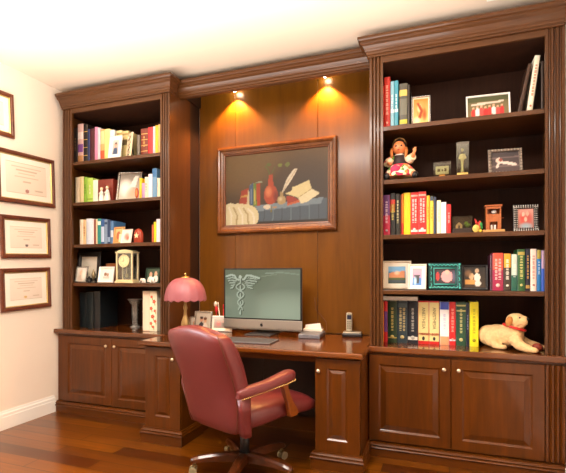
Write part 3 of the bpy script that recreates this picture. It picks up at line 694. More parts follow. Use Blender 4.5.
# ------------------------------------------------------------------ picture frames
def photo_frame(label, x, y, z, w, h, border, fmat, shapes, yaw=0, lean=8, mat_w=0, depth=.014, mat_col='f4efe2', nx=28, nz=22, name='framed_photo', ornate=None, pane=False, grp=None):
    t = thing(name, label, 'photo frame', (x, y, z+.0006), group=grp)
    t.rotation_euler = (Matrix.Rotation(math.radians(yaw), 4, 'Z') @ Matrix.Rotation(-math.radians(lean), 4, 'X')).to_euler()
    f = obj('frame', B().rectring(w, h, [(0, 0), (0, -depth*.7), (border*.25, -depth), (border*.75, -depth*.9), (border, -depth*.5), (border, 0)]), fmat, t)
    if ornate: ornate(t, w, h, border, depth)
    obj('backing', B().box(-w/2+.002, w/2-.002, .0002, .003, .002, h-.002), M_BLACK, t)
    b2 = border
    if mat_w:
        obj('mat', B().rectring(w-2*border, h-2*border, [(0, -.001), (0, -.004), (mat_w, -.004), (mat_w, -.001)]), paint(mat_col, .7, 0, .02), t)
        o = t.children[-1]
        for v in o.data.vertices: v.co.z += border
        b2 = border+mat_w
    picture('photo', w-2*b2, h-2*b2, shapes, t, M_PIC, nx, nz, -.002, z0=b2)
    L = h*.7; le = math.radians(lean); D0 = L*math.sin(le)+.12*h
    fy, fz = D0*math.cos(le)-.001*math.sin(le), D0*math.sin(le)+.001*math.cos(le)   # foot on the shelf
    obj('easel_leg', B().add([(-.012, .0035, L), (.012, .0035, L), (.016, fy, fz), (-.016, fy, fz), (-.012, .0055, L+.002), (.012, .0055, L+.002), (.016, fy+.002, fz+.002), (-.016, fy+.002, fz+.002)],
        [(0, 1, 2, 3), (4, 7, 6, 5), (0, 4, 5, 1), (2, 6, 7, 3), (1, 5, 6, 2), (0, 3, 7, 4)]), M_BLACK, t)
    t.location.z += .004*math.sin(le)
    return t
PORTRAIT = [('g', '8a8a90', 'c8c4c0'), ('e', .5, .62, .17, .2, 'd8a488'), ('e', .5, .72, .19, .13, '3a2a20'), ('e', .5, .15, .34, .34, '3c5070'), ('e', .5, .6, .13, .15, 'd8a488')]
COUPLE = [('g', 'b8b4a4', 'd8d4c8'), ('e', .35, .68, .13, .15, 'd8a488'), ('e', .65, .64, .12, .14, 'd8b090'), ('e', .35, .2, .22, .36, '2c3040'), ('e', .66, .2, .2, .32, 'e8e0d8'), ('e', .35, .78, .13, .07, '3a2a20'), ('e', .65, .74, .13, .08, '6a4020')]
M_WHITE = paint('f6f4ee', .45, 0, .02); M_CREAM = paint('ead9b6', .5, 0, .05); M_TAN = paint('c8985c', .5, 0, .08)
photo_frame('white portrait frame standing before the top shelf books, left bookcase', .565, .035, 2.28, .132, .20, .012, M_WHITE, PORTRAIT, 0, 8, .022, mat_col='fbfaf4')
def lattice(t, w, h, bd, dp):
    b = B()
    for k in range(4):
        z = bd+(h-2*bd)*(k+.5)/4; q = (h-2*bd)/8
        b.tube([(-w/2+bd, -.012, z-q), (w/2-bd, -.012, z+q)], .003, 6); b.tube([(-w/2+bd, -.012, z+q), (w/2-bd, -.012, z-q)], .003, 6)
    obj('lattice', b, M_CREAM, t)
photo_frame('narrow cream frame with a lattice front, turned sideways on the top left shelf', .698, .06, 2.28, .10, .215, .014, M_CREAM, [('g', '4a3a2a', '6a5a40')], -32, 6, ornate=lattice)
def silver_edge(t, w, h, bd, dp):
    b = B(); n = 14
    for k in range(n):
        for x, z in ((-w/2+bd*.5+(w-bd)*k/(n-1), bd*.5), (-w/2+bd*.5+(w-bd)*k/(n-1), h-bd*.5)): b.ball((x, -dp, z), (bd*.33, .003, bd*.33), 8, 6)
    m = max(4, int(n*h/w))
    for k in range(1, m-1):
        for x in (-w/2+bd*.5, w/2-bd*.5): b.ball((x, -dp, bd*.5+(h-bd)*k/(m-1)), (bd*.33, .003, bd*.33), 8, 6)
    obj('beading', b, M_SILVER, t)
photo_frame('large silver frame with a bright glare, leaning back on the second left shelf', .635, .13, 1.909, .225, .285, .022, M_SILVER, [('g', 'c8c0b4', '8a847c'), ('s', .3, .45, .4, .4, 'f0ece8'), ('p', [(.5, .5), (.75, .95), (.92, .95), (.8, .5)], 'e8e4e0'), ('s', .7, .2, .4, .3, 'b8a890')], 18, 14, ornate=silver_edge)  # the glare is drawn into the picture colours as pale patches
photo_frame('tan and orange photo frame on the third left shelf beside the books', .553, .10, 1.528, .115, .155, .016, M_TAN, [('g', 'd08a48', 'ecc890'), ('e', .4, .5, .25, .3, 'b0603c'), ('r', .5, 0, .9, .6, 'f0e0c0')], 0, 8)
t = photo_frame('pale pink and white greeting card standing open on the third left shelf', .668, .06, 1.528, .115, .125, .004, paint('f6ece4', .6), [('g', 'f4ded4', 'fbf4ee'), ('s', .45, .5, .35, .35, 'd88a78'), ('s', .6, .35, .2, .2, 'c86a58'), ('r', .78, .1, .95, .9, 'f6f0e0')], -8, 12, name='greeting_card'); t['category'] = 'card'
photo_frame('large black frame with a blank pale picture on the fourth left shelf', .165, .15, 1.18, .262, .287, .032, M_BLACK, [('g', 'e0d8c4', 'cfc8b8'), ('p', [(.0, 1), (.5, .62), (1, .2), (1, 1)], 'ddd6c8'), ('s', .2, .2, .4, .4, 'f0e4c4')], 3, 5, .012, mat_col='202020')
photo_frame('small silver portrait frame in front of the large black frame, fourth left shelf', .168, .055, 1.18, .125, .15, .012, M_SILVER, [('g', 'a8a49c', 'd8d4cc'), ('e', .45, .6, .18, .22, 'd8b498'), ('e', .45, .2, .3, .3, 'b8a898'), ('s', .7, .5, .3, .5, 'e8e4dc')], 6, 10)
photo_frame('white landscape frame with a snowy photo left of the glass clock', .448, .055, 1.18, .168, .145, .016, M_WHITE, [('g', 'e8e4dc', 'd0dce8'), ('e', .4, .55, .14, .18, '8a6a50'), ('e', .62, .5, .12, .16, 'a88870'), ('r', .2, .1, .8, .35, 'c8c0b8')], 0, 10, .012)
photo_frame('dark green photo of two people at the right end of the fourth left shelf', .90, .12, 1.18, .158, .135, .008, paint('1c3024', .4), [('g', '24382c', '3c5444'), ('e', .3, .55, .11, .2, 'd8a488'), ('e', .68, .6, .11, .2, 'e0b090'), ('e', .3, .15, .2, .3, 'e8e0d8'), ('e', .68, .2, .2, .3, 'f0ece4')], -5, 10)
# right bookcase
photo_frame('silver frame with an amber coloured portrait on the top right shelf', 3.122, .09, 2.28, .128, .215, .011, M_SILVER, [('g', 'f4c070', 'd8782c'), ('e', .5, .55, .3, .34, 'e89048'), ('s', .4, .62, .2, .2, 'f8d8a0'), ('l', [(.3, .8), (.55, .5), (.4, .25)], .05, '9a3c14'), ('s', .75, .35, .2, .3, 'b04c18'), ('s', .2, .1, .3, .2, 'fce8b8')], 4, 8, .006, mat_col='e8d8b8', ornate=silver_edge)
G = [('g', '8a7a54', '5c5a38'), ('r', 0, .78, 1, 1, '4a5030'), ('p', [(.1, .62), (.9, .7), (.9, .78), (.1, .72)], 'd8c8b8')]
for k in range(8): G += [('e', .14+.1*k, .28+.03*(k % 3), .055, .2, ('d83a34', 'f0e4e0', 'e0504c', 'c82c30')[k % 4]), ('e', .14+.1*k, .52+.03*(k % 3), .03, .05, 'e0b090')]
photo_frame('white bordered group photo of people in red on the top right shelf', 3.545, .13, 2.28, .268, .182, .010, M_WHITE, G, 3, 10, nx=40, nz=26)
def filigree(mat, tooth=.012):
    def fn(t, w, h, bd, dp):
        b = B(); nx, nz = 11, max(5, int(11*h/w))
        for k in range(nx):
            x = -w/2+tooth*.5+(w-tooth)*k/(nx-1)
            for z, s in ((bd*.35, 1), (h-bd*.35, -1)):
                b.ball((x, -dp, z), (tooth*.36, .004, bd*.3), 8, 6)
                b.tube([(x-tooth*.4, -dp-.001, z+s*bd*.35), (x, -dp-.003, z+s*bd*.55), (x+tooth*.4, -dp-.001, z+s*bd*.35)], .0016, 6)
        for k in range(1, nz-1):
            z = tooth*.5+(h-tooth)*k/(nz-1)
            for x, s in ((-w/2+bd*.35, 1), (w/2-bd*.35, -1)):
                b.ball((x, -dp, z), (bd*.3, .004, tooth*.36), 8, 6)
                b.tube([(x+s*bd*.35, -dp-.001, z-tooth*.4), (x+s*bd*.55, -dp-.003, z), (x+s*bd*.35, -dp-.001, z+tooth*.4)], .0016, 6)
        obj('ornament', b, mat, t)
    return fn
photo_frame('ornate dark silver frame with a photo of someone lying down, second right shelf', 3.648, .13, 1.909, .205, .178, .02, paint('8a8078', .3, .8), [('g', '504040', '3a3438'), ('l', [(0, .7), (1, .75)], .03, '6a5c5c'), ('l', [(0, .3), (1, .3)], .03, '6a5a58'), ('e', .28, .58, .11, .15, 'd8c4b4'), ('l', [(.3, .5), (.55, .45), (.85, .36)], .07, 'e0d0c4'), ('l', [(.28, .5), (.2, .25)], .05, 'd8c8bc'), ('e', .34, .62, .06, .08, '8a4438')], 5, 10, ornate=filigree(paint('b0a898', .3, .8)))
photo_frame('square silver filigree frame with a red family photo, third right shelf', 3.765, .13, 1.528, .145, .18, .027, paint('3a3632', .4, .5), [('g', 'a86858', 'd8988a'), ('s', .3, .5, .25, .4, 'd04c40'), ('s', .7, .5, .25, .4, 'c8544c'), ('e', .35, .72, .1, .12, 'e0b8a0'), ('e', .62, .75, .1, .12, 'd8a890'), ('e', .5, .45, .1, .12, 'e0b8a0'), ('s', .5, .1, .5, .2, '9ab0b8')], 3, 6, ornate=filigree(paint('d8d4cc', .3, .7), .008))
photo_frame('wide cream frame with a landscape of pink buildings, fourth right shelf', 2.955, .16, 1.148, .20, .205, .014, paint('d8c8b0', .5), [('g', '2c3c24', '58a0d8'), ('r', 0, .72, 1, 1, '78b4e0'), ('p', [(.05, .3), (.05, .6), (.3, .7), (.42, .58), (.6, .72), (.95, .74), (.95, .3)], 'd89060'), ('r', .0, .2, 1, .34, '4a5c2c'), ('r', .1, .05, .9, .2, '3a4a58'), ('s', .5, .62, .2, .15, 'f0c8a0')], 6, 10, .026, mat_col='ece4d4', nx=36)
photo_frame('small upright cream frame with a blue and pink photo, overlapping the landscape frame', 3.095, .08, 1.148, .122, .18, .012, paint('e4d8c4', .5), [('g', '2c68b0', 'e0989c'), ('r', 0, .0, 1, .45, '3c78b8'), ('p', [(.1, .6), (.9, .62), (.7, .5), (.3, .48)], '241c20'), ('p', [(.25, .5), (.75, .5), (.7, .12), (.3, .12)], '1c2430'), ('s', .3, .25, .2, .3, 'a8d0e8')], -4, 12, .018, mat_col='f4ece0')
def teal_scroll(t, w, h, bd, dp):
    b = B(); m = paint('58c4b8', .25, .2)
    ins = bd*1.15
    b.tube([(-w/2+ins, -dp, ins), (w/2-ins, -dp, ins), (w/2-ins, -dp, h-ins), (-w/2+ins, -dp, h-ins), (-w/2+ins, -dp, ins)], .004, 8)
    for k in range(7):
        x = -w/2+bd+(w-2*bd)*k/6
        for z, s in ((bd*.55, -1), (h-bd*.55, 1)):
            b.tube([(x-.014, -dp, z), (x-.006, -dp, z+s*.007), (x+.004, -dp, z+s*.002), (x+.010, -dp, z-s*.004)], .003, 6)
    for k in range(4):
        z = bd+(h-2*bd)*k/3
        for x in (-w/2+bd*.5, w/2-bd*.5): b.tube([(x, -dp, z-.012), (x+.006, -dp, z), (x, -dp, z+.012)], .003, 6)
    for x in (-w/2+.01, w/2-.01):
        for z in (.012, h-.012): b.ball((x, -dp, z), .008, 8, 6)
    obj('scrollwork', b, m, t)
photo_frame('dark frame with bright teal scrollwork and a pink photo, fourth right shelf', 3.275, .12, 1.148, .212, .185, .032, paint('1c4a48', .3, .2), [('g', '2c2830', '3c3840'), ('e', .2, .5, .07, .25, 'c83c3c'), ('e', .6, .5, .25, .34, 'e89c9c'), ('e', .6, .75, .1, .14, 'e0b09c'), ('s', .9, .5, .12, .4, '5a5a70')], 3, 9, ornate=teal_scroll)
photo_frame('black frame with a brown and white photo left of the crimson book', 3.464, .15, 1.148, .165, .172, .016, M_BLACK, [('g', '3c2c1c', '1c1a18'), ('e', .35, .55, .12, .16, 'c8a078'), ('e', .62, .5, .14, .2, 'e4dccc'), ('r', .05, .15, .5, .4, 'c89048'), ('e', .65, .2, .15, .14, 'd8d0c4'), ('s', .2, .7, .2, .2, '7a5838'), ('e', .6, .82, .1, .1, 'b89878')], -3, 8)
# ------------------------------------------------------------------ ornaments, left bookcase
M_PORC = paint('f4efe4', .3, 0, .03, .4)
def kneeling(x, y, z, s, lab, turn):
    t = thing('figurine', lab, 'figurine', (x, y, z+.0005), (0, 0, turn), 'pair of white figurines')
    obj('robe', B().lathe([(.026, 0), (.027, .01), (.022, .045), (.014, .085), (.009, .1), (.003, .102)], n=16, mod=lambda a, zz: 1+.06*math.sin(6*a)), M_PORC, t)
    obj('head', B().ball((0, -.002, .115), (.0125, .0125, .015)), paint('ecd8c0', .4), t)
    obj('arms', B().tube([(-.013, 0, .085), (-.014, -.02, .068), (0, -.026, .074)], .005, 8).tube([(.013, 0, .085), (.014, -.02, .068), (0, -.026, .074)], .005, 8), M_PORC, t)
    obj('hair', B().ball((0, .003, .12), (.0132, .0125, .0125)), paint('b89060', .6), t)
    t.scale = (s, s, s)
kneeling(.391, .07, 1.909, 1.02, 'small white figurine at the left of the pair before the maroon volume', .3)
kneeling(.455, .07, 1.909, 1.08, 'white figurine at the right of the pair before the maroon volume', -.3)
t = thing('oval_ornament', 'small brick red oval ornament at the foot of the silver frame, left bookcase', 'ornament', (.788, .05, 1.9095))
obj('disc', B().ball((0, 0, .052), (.02, .008, .047)), paint('a84428', .4), t); obj('foot', B().lathe([(.014, 0), (.014, .005), (.004, .009)]), paint('8a3420', .4), t)
obj('centre', B().ball((0, -.006, .052), (.010, .004, .03)), paint('d88850', .4), t)
# red ornament with pale star
t = thing('round_ornament', 'round red brown ornament with a pale star, third left shelf', 'ornament', (.776, .09, 1.5285))
obj('body', B().lathe([(.0005, 0), (.04, 0), (.046, .012), (.048, .05), (.046, .085), (.034, .112), (.016, .126), (.0005, .13)], n=28, sy=.6, mod=lambda a, z: 1+.05*math.cos(8*a)), paint('9c3418', .35, 0, .2, .3), t)
st = []
for k in range(10):
    r = .026 if k % 2 == 0 else .012; a = PI/2+k*PI/5; st.append((r*math.cos(a), .066+r*math.sin(a)))
obj('star', B().prismy(st, -.033, -.026), paint('f0dcb0', .4), t)
obj('base', B().box(-.05, .05, -.03, .03, 0, .008, .002), paint('6a2010', .4), t)
# dark seated figure + metal trinket in front of the black frame
t = thing('figurine', 'tiny black figurine between the silver portrait and the metal trinket, fourth left shelf', 'figurine', (.268, .05, 1.1805))
obj('body', B().lathe([(.016, 0), (.018, .01), (.013, .03), (.006, .04), (.0005, .041)], n=14), M_BLACK, t); obj('head', B().ball((0, 0, .05), .010), M_BLACK, t)
t = thing('metal_trinket', 'small dark metal trinket left of the white landscape frame', 'trinket', (.318, .05, 1.1805))
obj('foot', B().lathe([(.022, 0), (.022, .008), (.008, .014), (.007, .03)], n=16), paint('5a5248', .3, .7), t)
obj('stem', B().lathe([(.007, .03), (.018, .05), (.02, .075), (.012, .1), (.006, .112), (.0005, .128)], n=16, sx=.9), paint('8a7c60', .3, .7), t)
t = thing('small_box', 'brown wooden box half hidden behind the white landscape frame', 'box', (.42, .19, 1.1805))
obj('body', B().box(-.055, .055, -.03, .06, 0, .15, .003), paint('7a4420', .4, 0, .2), t); obj('lid', B().box(-.058, .058, -.033, .063, .1505, .178, .004), paint('8c5228', .4, 0, .2), t)
# glass clock with pendulum
t = thing('glass_clock', 'gilt carriage clock with glass sides and a round dial, fourth left shelf', 'clock', (.67, .075, 1.1805))
G_ = paint('e6dab0', .3, .45, .06)
obj('base', B().box(-.098, .098, -.055, .055, 0, .018, .004).box(-.088, .088, -.048, .048, .018, .03, .003), paint('ecdcae', .3, .4), t)
for sx in (-1, 1):
    for sy in (-1, 1): obj('column', B().box(sx*.08-.007, sx*.08+.007, sy*.04-.007, sy*.04+.007, .0305, .262, .002), G_, t)
top = [(-.092, .262), (.092, .262), (.092, .274)]+[(.075*math.cos(a), .274+.018*math.sin(a)) for a in [PI*k/10 for k in range(11)]]+[(-.092, .274)]
obj('arched_top', B().prismy(top, -.05, .05), G_, t)
obj('glass', B().box(-.0725, .0725, -.039, -.036, .032, .26).box(-.0725, .0725, .036, .039, .032, .26), M_CRYSTAL, t)
d = obj('dial', B().lathe([(.0005, .008), (.044, .008), (.05, .006), (.05, 0), (.0005, 0)], n=32), paint('f0dfae', .4), t); d.location = (0, -.040, .192); d.rotation_euler = (PI/2, 0, 0)
rg = obj('dial_ring', B().lathe([(.048, 0), (.048, .012), (.056, .012), (.056, 0), (.048, 0)], n=32, caps=False), G_, d)
hb = B().box(-.0015, .0015, -.004, .03, .0085, .0095).box(-.022, .002, -.0015, .0015, .0085, .0095)
for k in range(12):
    a = k*PI/6; hb.box(.038*math.cos(a)-.002, .038*math.cos(a)+.002, .038*math.sin(a)-.002, .038*math.sin(a)+.002, .008, .009)
obj('hands', hb, M_BLACK, d)
obj('pendulum', B().box(-.002, .002, -.012, -.008, .07, .14).ball((0, -.01, .065), (.018, .005, .018)), G_, t)
def elephant(x, lab, s):
    t = thing('animal_figurine', lab, 'figurine', (x, .045, 1.1805), (0, 0, 0), 'white animal figurines')
    obj('body', mesh_union([('b', (0, 0, .032), (.024, .016, .017)), ('b', (-.025, 0, .038), (.014, .012, .013)), ('t', [(-.035, 0, .036), (-.045, 0, .022), (-.044, 0, .008)], [.006, .005, .004]),
        ('t', [(-.012, .008, .03), (-.012, .008, 0.003)], .006), ('t', [(-.012, -.008, .03), (-.012, -.008, .003)], .006), ('t', [(.015, .008, .03), (.015, .008, .003)], .006), ('t', [(.015, -.008, .03), (.015, -.008, .003)], .006)], .0025, 3), M_PORC, t)
    obj('ear', B().ball((-.018, -.0125, .038), (.009, .002, .011)), M_PORC, t)
    t.scale = (s, s, s)
elephant(.862, 'smaller white animal figurine beside the clock, before the green photo', .85)
elephant(.952, 'larger white animal figurine at the right end of the fourth left shelf', 1.05)
# crystal
def vase(lab, x, y, r, h, flare):
    t = thing('crystal_vase', lab, 'vase', (x, y, .7605))
    obj('body', B().lathe([(r*1.3, 0), (r*1.35, .008), (r*.6, .02), (r*.75, .04), (r*.95, h*.5), (r*1.05, h*.8), (r*flare, h), (r*flare-.003, h), (r*.95, h*.78), (r*.8, h*.45), (r*.5, .05), (.0005, .045)], n=20, mod=lambda a, z: 1+.03*math.cos(10*a)), M_CUT, t)
    obj('foot_rim', B().lathe([(r*1.3, .0), (r*1.36, .004), (r*1.3, .008), (r*1.2, .004), (r*1.3, 0)], n=20, caps=False), glass('crystal_rim', 'eef4f2', .25, .5), t)
    obj('lip', B().lathe([(r*flare, h-.006), (r*flare+.002, h), (r*flare-.002, h+.002), (r*flare-.004, h-.004), (r*flare, h-.006)], n=20, caps=False), glass('crystal_rim', 'eef4f2', .25, .5), t)
vase('tall flared crystal vase in the bottom left tier near the floral album', .555, .33, .036, .265, 2.0)
vase('short crystal glass behind the floral album and right of the tall vase', .655, .36, .03, .15, 1.2)

# ------------------------------------------------------------------ ornaments, right bookcase
# seated doll
t = thing('doll', 'seated costume doll with orange face, dark vest and floral skirt', 'doll', (2.985, .14, 1.9095))
SK = paint('e08a54', .45, 0, .04)
obj('body', mesh_union([('b', (-.012, -.01, .245), (.046, .044, .052)), ('b', (-.012, -.035, .23), (.03, .02, .024)), ('t', [(-.012, 0, .215), (-.01, 0, .185)], .018), ('b', (-.01, .0, .14), (.045, .034, .06)), ('b', (-.01, .0, .075), (.055, .045, .045)),
    ('t', [(-.045, 0, .175), (-.09, -.03, .135), (-.062, -.075, .12)], [.017, .015, .013]), ('t', [(.028, 0, .172), (.075, -.04, .15), (.092, -.075, .185)], [.017, .015, .013]),
    ('b', (.097, -.08, .2), (.013, .009, .016)), ('t', [(.088, -.08, .2), (.084, -.083, .213)], .0045), ('t', [(.096, -.08, .21), (.097, -.083, .226)], .004), ('t', [(.104, -.08, .208), (.108, -.083, .222)], .004),
    ('t', [(-.04, -.01, .06), (-.085, -.09, .035)], [.028, .02]), ('t', [(.025, -.01, .06), (.095, -.09, .035)], [.028, .02])], .005, 5), SK, t)
SKT = paint('d8a890', .7)
m_, nt_, p_ = new_mat('floral_cloth')
tc_ = nt_.nodes.new('ShaderNodeTexCoord'); vo = nt_.nodes.new('ShaderNodeTexVoronoi'); vo.inputs['Scale'].default_value = 42
nt_.links.new(tc_.outputs['Object'], vo.inputs['Vector']); cr_ = nt_.nodes.new('ShaderNodeValToRGB'); cr_.color_ramp.interpolation = 'CONSTANT'
for i, (ps, hx) in enumerate(((0, 'f0d8b0'), (.35, 'd8304c'), (.55, 'f0e0c0'), (.7, '4c8a34'), (.85, 'e08a40'))):
    e_ = cr_.color_ramp.elements[i] if i < 2 else cr_.color_ramp.elements.new(ps)
    e_.position = ps; e_.color = lin(hx)+[1]
sp_ = nt_.nodes.new('ShaderNodeSeparateColor'); nt_.links.new(vo.outputs['Color'], sp_.inputs[0]); nt_.links.new(sp_.outputs[0], cr_.inputs[0]); nt_.links.new(cr_.outputs[0], p_.inputs['Base Color']); p_.inputs['Roughness'].default_value = .8
obj('skirt', B().lathe([(.055, .118), (.075, .1), (.1, .07), (.112, .045), (.114, .03), (.108, .028), (.09, .05), (.04, .1)], (-.002, -.035, 0), 30, 1.0, .75, mod=lambda a, z: 1+.06*math.sin(9*a)), m_, t)
obj('apron', B().ball((-.03, -.1, .075), (.035, .016, .03)), paint('d83058', .7), t)
obj('vest', B().lathe([(.05, .105), (.054, .13), (.052, .16), (.042, .185), (.024, .198), (.022, .196)], (-.01, -.002, 0), 20, 1, .78), paint('2a1a1c', .6), t)
obj('collar', B().lathe([(.024, .195), (.036, .19), (.03, .2), (.02, .207)], (-.01, 0, 0), 16, 1, .9), M_PORC, t)
for sx, pts in ((-1, [(-.045, 0, .178), (-.082, -.02, .148), (-.092, -.045, .128)]), (1, [(.028, 0, .176), (.066, -.028, .152), (.082, -.055, .165)])):
    obj('sleeve', B().tube(pts, [.022, .031, .026], 14), m_ if sx < 0 else paint('ecd8b4', .7, 0, .15), t)
obj('hair', B().ball((-.012, .004, .258), (.053, .047, .05)).ball((-.045, 0, .24), (.018, .024, .03)).ball((.022, 0, .24), (.018, .024, .03)), paint('2c1a10', .6, 0, .3), t)
obj('ribbon', B().tube([(-.055, -.012, .277), (-.035, -.028, .3), (-.01, -.03, .31), (.018, -.026, .3), (.036, -.01, .278)], .0045, 8), paint('7a5a2c', .6, 0, .6), t)
for x in (-.06, .036): obj('braid', B().tube([(x, -.012, .24), (x*1.06, -.03, .215), (x*1.02, -.035, .19), (x, -.038, .17)], [.011, .012, .011, .006], 8), paint('c87838', .6, 0, .3), t)
obj('eyes', B().ball((-.03, -.0495, .25), (.0065, .004, .006), 10, 8).ball((.006, -.0495, .25), (.0065, .004, .006), 10, 8), paint('20303c', .2), t)
obj('mouth', B().ball((-.012, -.0555, .221), (.009, .004, .004), 10, 8), paint('b02c28', .4), t)
obj('nose', B().ball((-.012, -.057, .236), (.005, .006, .005), 10, 8), SK, t)
for x in (-.088, .1): obj('shoe', B().ball((x, -.1, .026), (.022, .03, .026)), paint('141416', .35), t)
# brass card stand
t = thing('desk_award', 'low gilt plaque in a small clear stand, second right shelf', 'award', (3.258, .12, 1.9095))
obj('foot', B().box(-.018, .018, -.015, .015, 0, .03, .003), paint('c88a40', .3, .4), t)
obj('plaque', B().box(-.042, .042, -.006, .004, .032, .088, .003), paint('f0dca0', .3, .3, .2), t)
obj('engraving', B().box(-.03, -.012, -.0068, -.0058, .05, .07).box(-.004, .006, -.0068, -.0058, .052, .066).box(.014, .028, -.0068, -.0058, .05, .072), paint('7a5a24', .4), t)
obj('clear_cover', B().box(-.056, .056, -.02, -.017, .031, .115).box(-.056, .056, .017, .02, .031, .115), M_CRYSTAL, t)
# clear trophy with golden figure
t = thing('glass_trophy', 'upright clear block with a golden figure inside, second right shelf', 'trophy', (3.386, .12, 1.9095))
obj('base', B().box(-.034, .034, -.026, .026, 0, .03, .003), paint('e0c070', .3, .6), t)
obj('block', B().box(-.038, .038, -.028, -.025, .031, .235).box(-.038, .038, .025, .028, .031, .235).box(-.038, -.035, -.0245, .0245, .031, .235).box(.035, .038, -.0245, .0245, .031, .235), M_CRYSTAL, t)
obj('golden_figure', mesh_union([('t', [(0, 0, .034), (0, 0, .07), (0, 0, .12), (0, 0, .16)], [.012, .008, .011, .013]), ('b', (0, 0, .187), (.009, .009, .012)), ('t', [(-.012, 0, .158), (-.022, -.004, .13), (-.004, -.01, .12)], .005), ('t', [(.012, 0, .158), (.022, -.004, .13), (.004, -.01, .12)], .005)], .003, 2), paint('f0d890', .3, .6), t)
# little scene in a glass case
t = thing('glass_case', 'small glass case with a toy hut and greenery, third right shelf', 'display case', (3.385, .13, 1.5285))
obj('plinth', B().box(-.06, .06, -.04, .04, 0, .036, .003), paint('2c1c14', .4), t)
obj('toy_hut', B().prismy([(-.04, .0365), (.0, .0365), (.0, .06), (-.02, .08), (-.04, .06)], -.02, .02), paint('e0b070', .5), t)
obj('hut_door', B().prismy([(-.026, .037), (-.014, .037), (-.014, .055), (-.02, .06), (-.026, .055)], -.022, -.019), paint('5a3014', .5), t)
obj('greenery', B().ball((.025, 0, .07), .014).ball((.04, .005, .06), .012).ball((.03, -.005, .055), .011), paint('7aa030', .6, 0, .4), t)
obj('glass', B().box(-.06, .06, -.04, -.038, .0365, .115).box(-.06, .06, .038, .04, .0365, .115).box(-.06, .06, -.04, .04, .1155, .1175), M_CRYSTAL, t)
# colourful wooden toy bird with a disc
t = thing('painted_toy', 'bright painted toy in red, yellow and green beside the wooden booth', 'toy', (3.474, .11, 1.5285)); t.scale = (.66, .66, .8)
obj('wheel', B().lathe([(.0005, -.006), (.03, -.006), (.034, 0), (.03, .006), (.0005, .006)], n=22), paint('e0c060', .5), t)
w_ = t.children[0]; w_.rotation_euler = (PI/2, .35, .2); w_.location = (-.01, -.045, .036)
obj('body', mesh_union([('b', (.02, 0, .05), (.022, .018, .03)), ('t', [(.0, 0, .08), (-.012, 0, .105), (-.02, 0, .125)], [.012, .009, .004]), ('b', (.028, 0, .09), (.014, .013, .015)), ('b', (.02, 0, .015), (.03, .022, .013))], .004, 3), paint('c83024', .5), t)
obj('leaf', B().ball((.038, -.012, .07), (.014, .008, .022)).ball((.044, -.01, .048), (.012, .009, .014)), paint('2c8a3c', .5), t)
obj('egg', B().ball((.03, -.03, .018), (.018, .015, .0135)), paint('f0d040', .5), t)
# wooden booth
t = thing('toy_booth', 'miniature orange wooden booth with an open window, third right shelf', 'ornament', (3.575, .15, 1.5285))
WB = wood('booth_wood', '94481a', 'b8662c', .45, (30, 30, 8))
obj('base', B().box(-.066, .066, -.05, .045, 0, .022, .003), paint('c89858', .5, 0, .1), t)
b = B()
b.box(-.045, -.037, -.035, .035, .0225, .175).box(.037, .045, -.035, .035, .0225, .175).box(-.037, .037, .03, .035, .0225, .175)
b.box(-.037, .037, -.035, -.03, .075, .125).box(-.037, .037, -.035, -.03, .16, .175).box(-.037, -.024, -.035, -.03, .0225, .075).box(.024, .037, -.035, -.03, .0225, .075)
obj('cabin', b, WB, t)
obj('roof', B().box(-.052, .052, -.042, .042, .1755, .186, .003), WB, t)
obj('occupant', B().ball((.005, 0, .143), (.018, .014, .014)), paint('d8d4cc', .6), t)
obj('figures', B().box(-.016, -.004, -.02, -.01, .0225, .055).box(.004, .016, -.02, -.01, .0225, .055), paint('e0d8cc', .6), t)
obj('crank', B().tube([(.045, -.005, .1), (.06, -.005, .1), (.06, -.02, .1)], .003, 8), paint('8a3c14', .5), t)

# ------------------------------------------------------------------ plush dog on the counter
t = thing('plush_dog', 'golden plush retriever lying down in a red collar, paws round a ball', 'plush dog', (3.68, .14, .7605))
ox, oy, oz = 3.68, .14, .7605
def D(p): return (p[0]-ox, p[1]-oy, p[2]-oz)
FUR = paint('e2b880', .85, 0, .34, 0, 55, 1.0)
sk = [('b', D((3.565, .235, .838)), (.078, .075, .072)), ('b', D((3.61, .215, .845)), (.085, .07, .073)), ('b', D((3.665, .18, .85)), (.075, .066, .076)), ('b', D((3.70, .15, .868)), (.06, .058, .085)),
      ('b', D((3.70, .14, .915)), (.056, .052, .05)), ('b', D((3.700, .125, .955)), (.053, .048, .047)), ('b', D((3.712, .118, .970)), (.043, .041, .034)),
      ('t', [D((3.715, .115, .955)), D((3.742, .103, .956)), D((3.768, .094, .958))], [.038, .033, .028]), ('t', [D((3.715, .115, .935)), D((3.756, .098, .928))], [.024, .018]),
      ('t', [D((3.69, .10, .845)), D((3.72, .06, .80)), D((3.775, .025, .783))], [.045, .034, .024]), ('b', D((3.79, .018, .781)), (.028, .02, .019)),
      ('t', [D((3.72, .17, .835)), D((3.79, .19, .80)), D((3.85, .185, .785))], [.036, .028, .022]), ('b', D((3.868, .178, .78)), (.025, .019, .018)),
      ('b', D((3.575, .165, .815)), (.05, .035, .048)), ('t', [D((3.575, .14, .785)), D((3.62, .115, .779)), ], [.022, .019]), ('b', D((3.632, .108, .779)), (.025, .019, .0175)),
      ('t', [D((3.53, .3, .80)), D((3.56, .36, .785)), D((3.62, .37, .782))], [.025, .022, .014])]
obj('body', mesh_union(sk, .0075, 5), FUR, t)
Rt = Matrix.Rotation(.25, 3, 'Y')
obj('ear', B().ball(D((3.662, .085, .950)), (.021, .013, .034), rot=Rt), paint('b87a3c', .85, 0, .2, 0, 70, .6), t)
obj('ear', B().ball(D((3.685, .168, .957)), (.021, .012, .034), rot=Rt), paint('b87a3c', .85, 0, .2, 0, 70, .6), t)
obj('nose', B().ball(D((3.768, .091, .968)), (.011, .012, .009)), M_BLACK, t)
